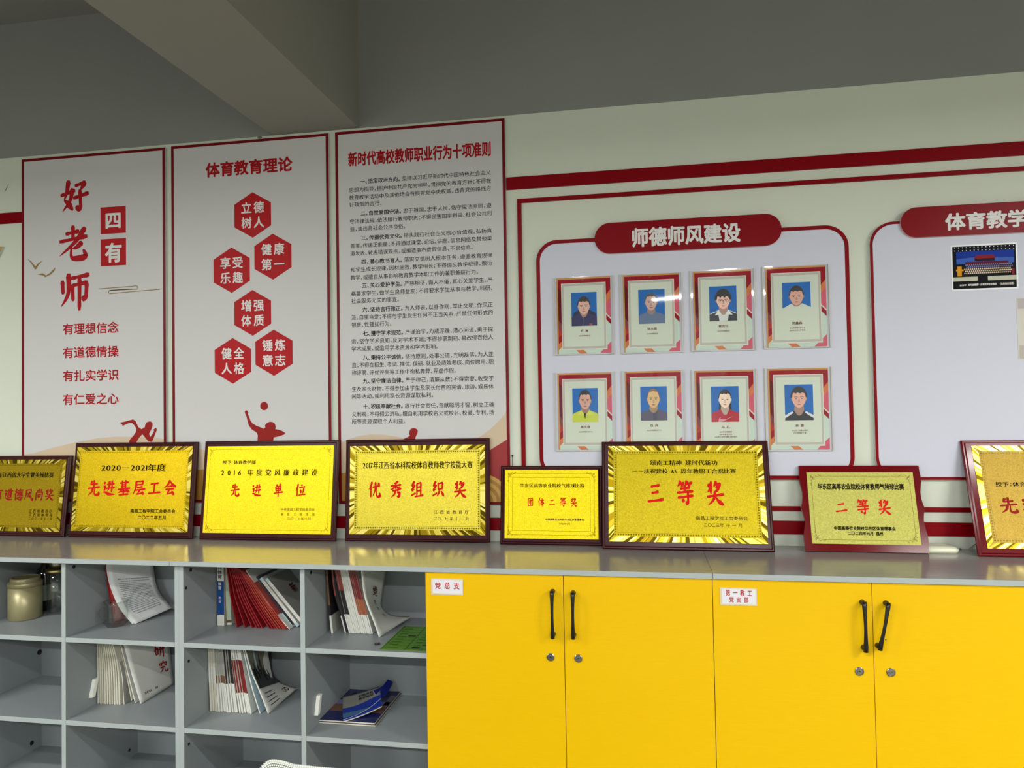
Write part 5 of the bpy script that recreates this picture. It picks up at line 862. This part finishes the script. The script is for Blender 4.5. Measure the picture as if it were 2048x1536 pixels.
A = lerp_poly([(-1.078, -.15, .456), (-1.055, -.105, .458), (-1.042, -.08, .476)], 8); B = lerp_poly([(-1.045, -.20, .428), (-1.030, -.13, .436), (-1.022, -.075, .464)], 8)
cu = MB().sheet(A, B, .002, nav, mat('cover_royal', (20, 30, 110), .3), m_wht, nu=8, bow=.006); tag(cu.build('booklet', off=(-1.03, -.15, .43), weld=True), 'navy booklet whose cover curls up behind the small askew booklet', 'booklet')
# -- first column: tea canister, dark bottle, glass bottle
t = thing('tea_canister', (-2.583, -.30 + .055, S1), 'matt gold tea canister on the far left shelf', 'canister'); off = (-2.583, -.245, S1); gc = mat('canister_gold', (158, 150, 112), .36, .35, bump=(500, .08))
MB().lathe(-2.583, -.245, [(.060, S1 + .0005), (.063, S1 + .003), (.063, S1 + .135)], gc, 40).build('body', t, off)
MB().lathe(-2.583, -.245, [(.0645, S1 + .1355), (.0645, S1 + .150), (.063, S1 + .153), (.055, S1 + .155), (.055, S1 + .168), (.053, S1 + .171), (.046, S1 + .173), (.044, S1 + .1700)], gc, 40).build('lid', t, off)
t = thing('dark_bottle', (-2.600, -.12, S1), 'dark bottle with pale label standing behind the glass jar', 'bottle'); off = (-2.600, -.12, S1); dg = mat('dark_glass', (20, 22, 20), .08, coat=.5)
MB().lathe(-2.600, -.12, [(.034, S1 + .0005), (.037, S1 + .004), (.037, S1 + .150), (.030, S1 + .175), (.016, S1 + .195), (.015, S1 + .215)], dg, 28).build('body', t, off)
MB().lathe(-2.600, -.12, [(.0375, S1 + .045), (.0375, S1 + .112)], mat('bottle_label', (150, 160, 150), .6), 28, caps=False).build('label_band', t, off)
MB().lathe(-2.600, -.12, [(.018, S1 + .213), (.018, S1 + .236), (.016, S1 + .238)], black_pl, 20).build('cap', t, off)
glass = clear('clear_glass', (245, 247, 245), .02, 1.5, .04)
t = thing('glass_bottle', (-2.497, -.165, S1), 'tall clear glass drinking bottle with steel lid against the divider', 'bottle'); off = (-2.497, -.165, S1)
MB().lathe(-2.497, -.165, [(.040, S1 + .0005), (.043, S1 + .004), (.043, S1 + .175), (.036, S1 + .183)], glass, 32, caps=False).lathe(-2.497, -.165, [(.0395, S1 + .012), (.0395, S1 + .175)], glass, 32).build('glass_body', t, off)
MB().lathe(-2.497, -.165, [(.0435, S1 + .178), (.045, S1 + .181), (.045, S1 + .190), (.043, S1 + .192)], mat('brass_ring', (196, 176, 120), .3, 1), 32).build('ring', t, off)
MB().lathe(-2.497, -.165, [(.032, S1 + .192), (.032, S1 + .225), (.030, S1 + .232), (.020, S1 + .234)], steel, 32).build('lid', t, off)
# -- second column: glass mug, red book, hanging sheaf of paper
t = thing('glass_mug', (-2.110, -.355, S1), 'empty clear glass beer mug in front of the red book', 'mug'); off = (-2.110, -.355, S1); mc = (-2.110, -.300)
off = (mc[0], mc[1], S1); t.location = off
MB().lathe(*mc, [(.026, S1 + .0006), (.036, S1 + .002), (.041, S1 + .012), (.044, S1 + .04), (.044, S1 + .085), (.046, S1 + .1), (.044, S1 + .101), (.041, S1 + .085), (.041, S1 + .04), (.037, S1 + .014), (.002, S1 + .010)], glass, 30).build('glass_body', t, off)
MB().tube([(mc[0] - .043, mc[1] - .008, S1 + .068), (mc[0] - .060, mc[1] - .011, S1 + .066), (mc[0] - .070, mc[1] - .013, S1 + .05), (mc[0] - .066, mc[1] - .012, S1 + .028), (mc[0] - .043, mc[1] - .008, S1 + .014)], .005, glass, 10).build('handle', t, off)
crim = mat('book_crimson', (166, 10, 16), .4, spec=.3)
A = lerp_poly([(-2.150, -.262, .7250), (-2.172, -.262, .84), (-2.185, -.262, .93), (-2.192, -.262, 1.0)], 8); B = [p + Vector((.040 - .012 * i / 8, .1, 0)) for i, p in enumerate(A)]
tag(MB().sheet(A, B, .011, crim, crim, crim, nu=2).build('book', off=(-2.15, -.262, .7250), weld=True), 'red hardback book standing askew behind the glass mug', 'book')
A = lerp_poly([(-2.041, -.277, .7245), (-2.097, -.275, .78), (-2.133, -.272, .836), (-2.161, -.27, .903), (-2.178, -.268, 1.0)], 14); B = lerp_poly([(-1.993, -.105, .7445), (-2.042, -.102, .789), (-2.067, -.1, .826), (-2.080, -.1, .875), (-2.092, -.1, .975)], 14)
off = (-2.04, -.277, .7245)
A2 = [p + Vector((-.004, -.001, 0)) for p in A]; B2 = [p + Vector((-.004, 0, 0)) for p in B]
o = MB().sheet(A, B, .0006, paper, paper, paper, nu=10).build('paper_sheaf', off=off, weld=True); tag(o, 'stapled white typed sheaf drooping from above onto the shelf right of the red book', 'papers')
MB().sheet([p + Vector((-.005 - .006 * (1 - i / 14), -.002, .0)) for i, p in enumerate(A)], [p + Vector((-.006, -.004, .001)) for p in B], .0006, paper, paper, paper, nu=6).build('back_sheet', o, off, weld=True)
fo = onsh(A, B, .0006, .0006); random.seed(3); g = MB(); inkm = mat('typed_ink', (134, 136, 138), .7)
for i in range(26):
    v = .14 + i * .031; a0 = .16 + (.06 if i % 6 == 0 else 0); a1 = .86 if i % 6 != 5 else random.uniform(.3, .7)
    if 19 < i < 24: continue
    u = a0
    while u < a1:
        du = random.uniform(.02, .05); pts = [fo(u, v), fo(min(u + du, a1), v), fo(min(u + du, a1), v + .011), fo(u, v + .011)]; g.poly(pts, inkm); u += du + .008
g.build('typed_lines', o, off, kind='stuff')

# ------------------------------------------------------------------ office chair in front of the cabinets (only the top of its back shows)
cy = -1.50; cxm = -.582; zt_ = .8585
t = thing('office_chair', (cxm, cy, 0), 'office chair with white mesh back in front of the shelves', 'chair'); off = (cxm, cy, 0)
mesh_w = mat('white_mesh', (206, 209, 200), .6); fr_b = mat('chair_black', (28, 28, 30), .4)
# woven back: raised yarn loops over a dark gap layer
def backp(u, v):   # u 0..1 across, v 0..1 up
    hw = .235 * (1 - .06 * (1 - v)); x = cxm + (u - .5) * 2 * hw; drop = .035 * abs((u - .5) * 2) ** 10 + .010 * max(0, min(1, (u - .06) / .12)) - .017 * max(0, min(u, .45) - .18) + .03 * max(0, u - .5)
    return Vector((x, cy - .03 * math.sin(math.pi * u) + .05 * (1 - v) ** 2, .42 + (zt_ - .42 - drop) * v))
g = MB(); N1, N2 = 24, 16; rows = [[backp(i / N1, j / N2) for i in range(N1 + 1)] for j in range(N2 + 1)]
for j in range(N2):
    for i in range(N1): g.poly([rows[j][i], rows[j][i + 1], rows[j + 1][i + 1], rows[j + 1][i]], mat('mesh_gap', (96, 100, 90), .8), True)
edge = [backp(i / 40, 1) for i in range(41)]
g.build('back_lining', t, off)
g = MB(); nx, nz = 92, 79
for j in range(nz):
    for i in range(nx):
        u = (i + (.5 if j % 2 else 0) + .5) / (nx + 1); v = 1.004 - j * .0125; p = backp(u, min(v, 1)); p.z += (v - min(v, 1)) * .4
        a, b, h_ = .0027, .0026, .0022; c0 = p + Vector((0, -.003, 0))
        g.poly([c0 + Vector((-a, .001, -b * .4)), c0 + Vector((a * .3, 0, -b)), c0 + Vector((a, .001, b * .4)), c0 + Vector((-a * .3, 0, b))], mesh_w)
wv_ = g.build('woven_mesh', t, off); wv_['kind'] = 'stuff'
MB().tube([backp(i / 40, 1) + Vector((0, .002, -.004)) for i in range(41)], .0038, mesh_w, 8).build('top_roll', t, off)
fm = MB(); fm.tube([backp(.0, j / 12) + Vector((-.004, .004, 0)) for j in range(12)], .009, fr_b, 8); fm.tube([backp(1.0, j / 12) + Vector((.004, .004, 0)) for j in range(12)], .009, fr_b, 8); fm.tube([backp(i / 12, 0) for i in range(13)], .01, fr_b, 8); fm.build('back_frame', t, off)
k = MB(); kp = backp(.0, .955) + Vector((-.006, .002, 0)); k.lathe(kp.x, kp.y, [(.001, kp.z - .007), (.006, kp.z - .004), (.007, kp.z), (.006, kp.z + .004), (.001, kp.z + .007)], mat('knob_white', (235, 235, 235), .3), 12); k.build('knob', t, off)
st = MB(); so = [(cxm + .23 * a, cy - .24 + .22 * b) for a, b in arc(0, 0, 1, 0, 345, 23)]; st.loft([[(x, y_, z_) for x, y_ in so] for z_ in (.41, .43, .46, .47)], mat('chair_seat', (40, 42, 46), .8)); st.build('seat', t, off)
b = MB(); b.tube([(cxm, cy - .24, .41), (cxm, cy - .24, .1)], .025, fr_b); b.tube([(cxm, cy + .045, .45), (cxm, cy + .03, .40), (cxm, cy - .1, .395)], .018, fr_b)
b.build('column', t, off)
for i in range(5):
    a = i * 2 * math.pi / 5; ex, ey = cxm + .28 * math.cos(a), cy - .24 + .28 * math.sin(a); MB().tube([(cxm, cy - .24, .11), (ex, ey, .07)], [.02, .014], fr_b).build('leg', t, off)
    MB().loft([[(ex - .011 + dx, ey + .025 * math.cos(q), .026 + .025 * math.sin(q)) for q in [2 * math.pi * j / 14 for j in range(14)]] for dx in (0, .022)], fr_b).build('castor', t, off)

band_edges()
flush_text()
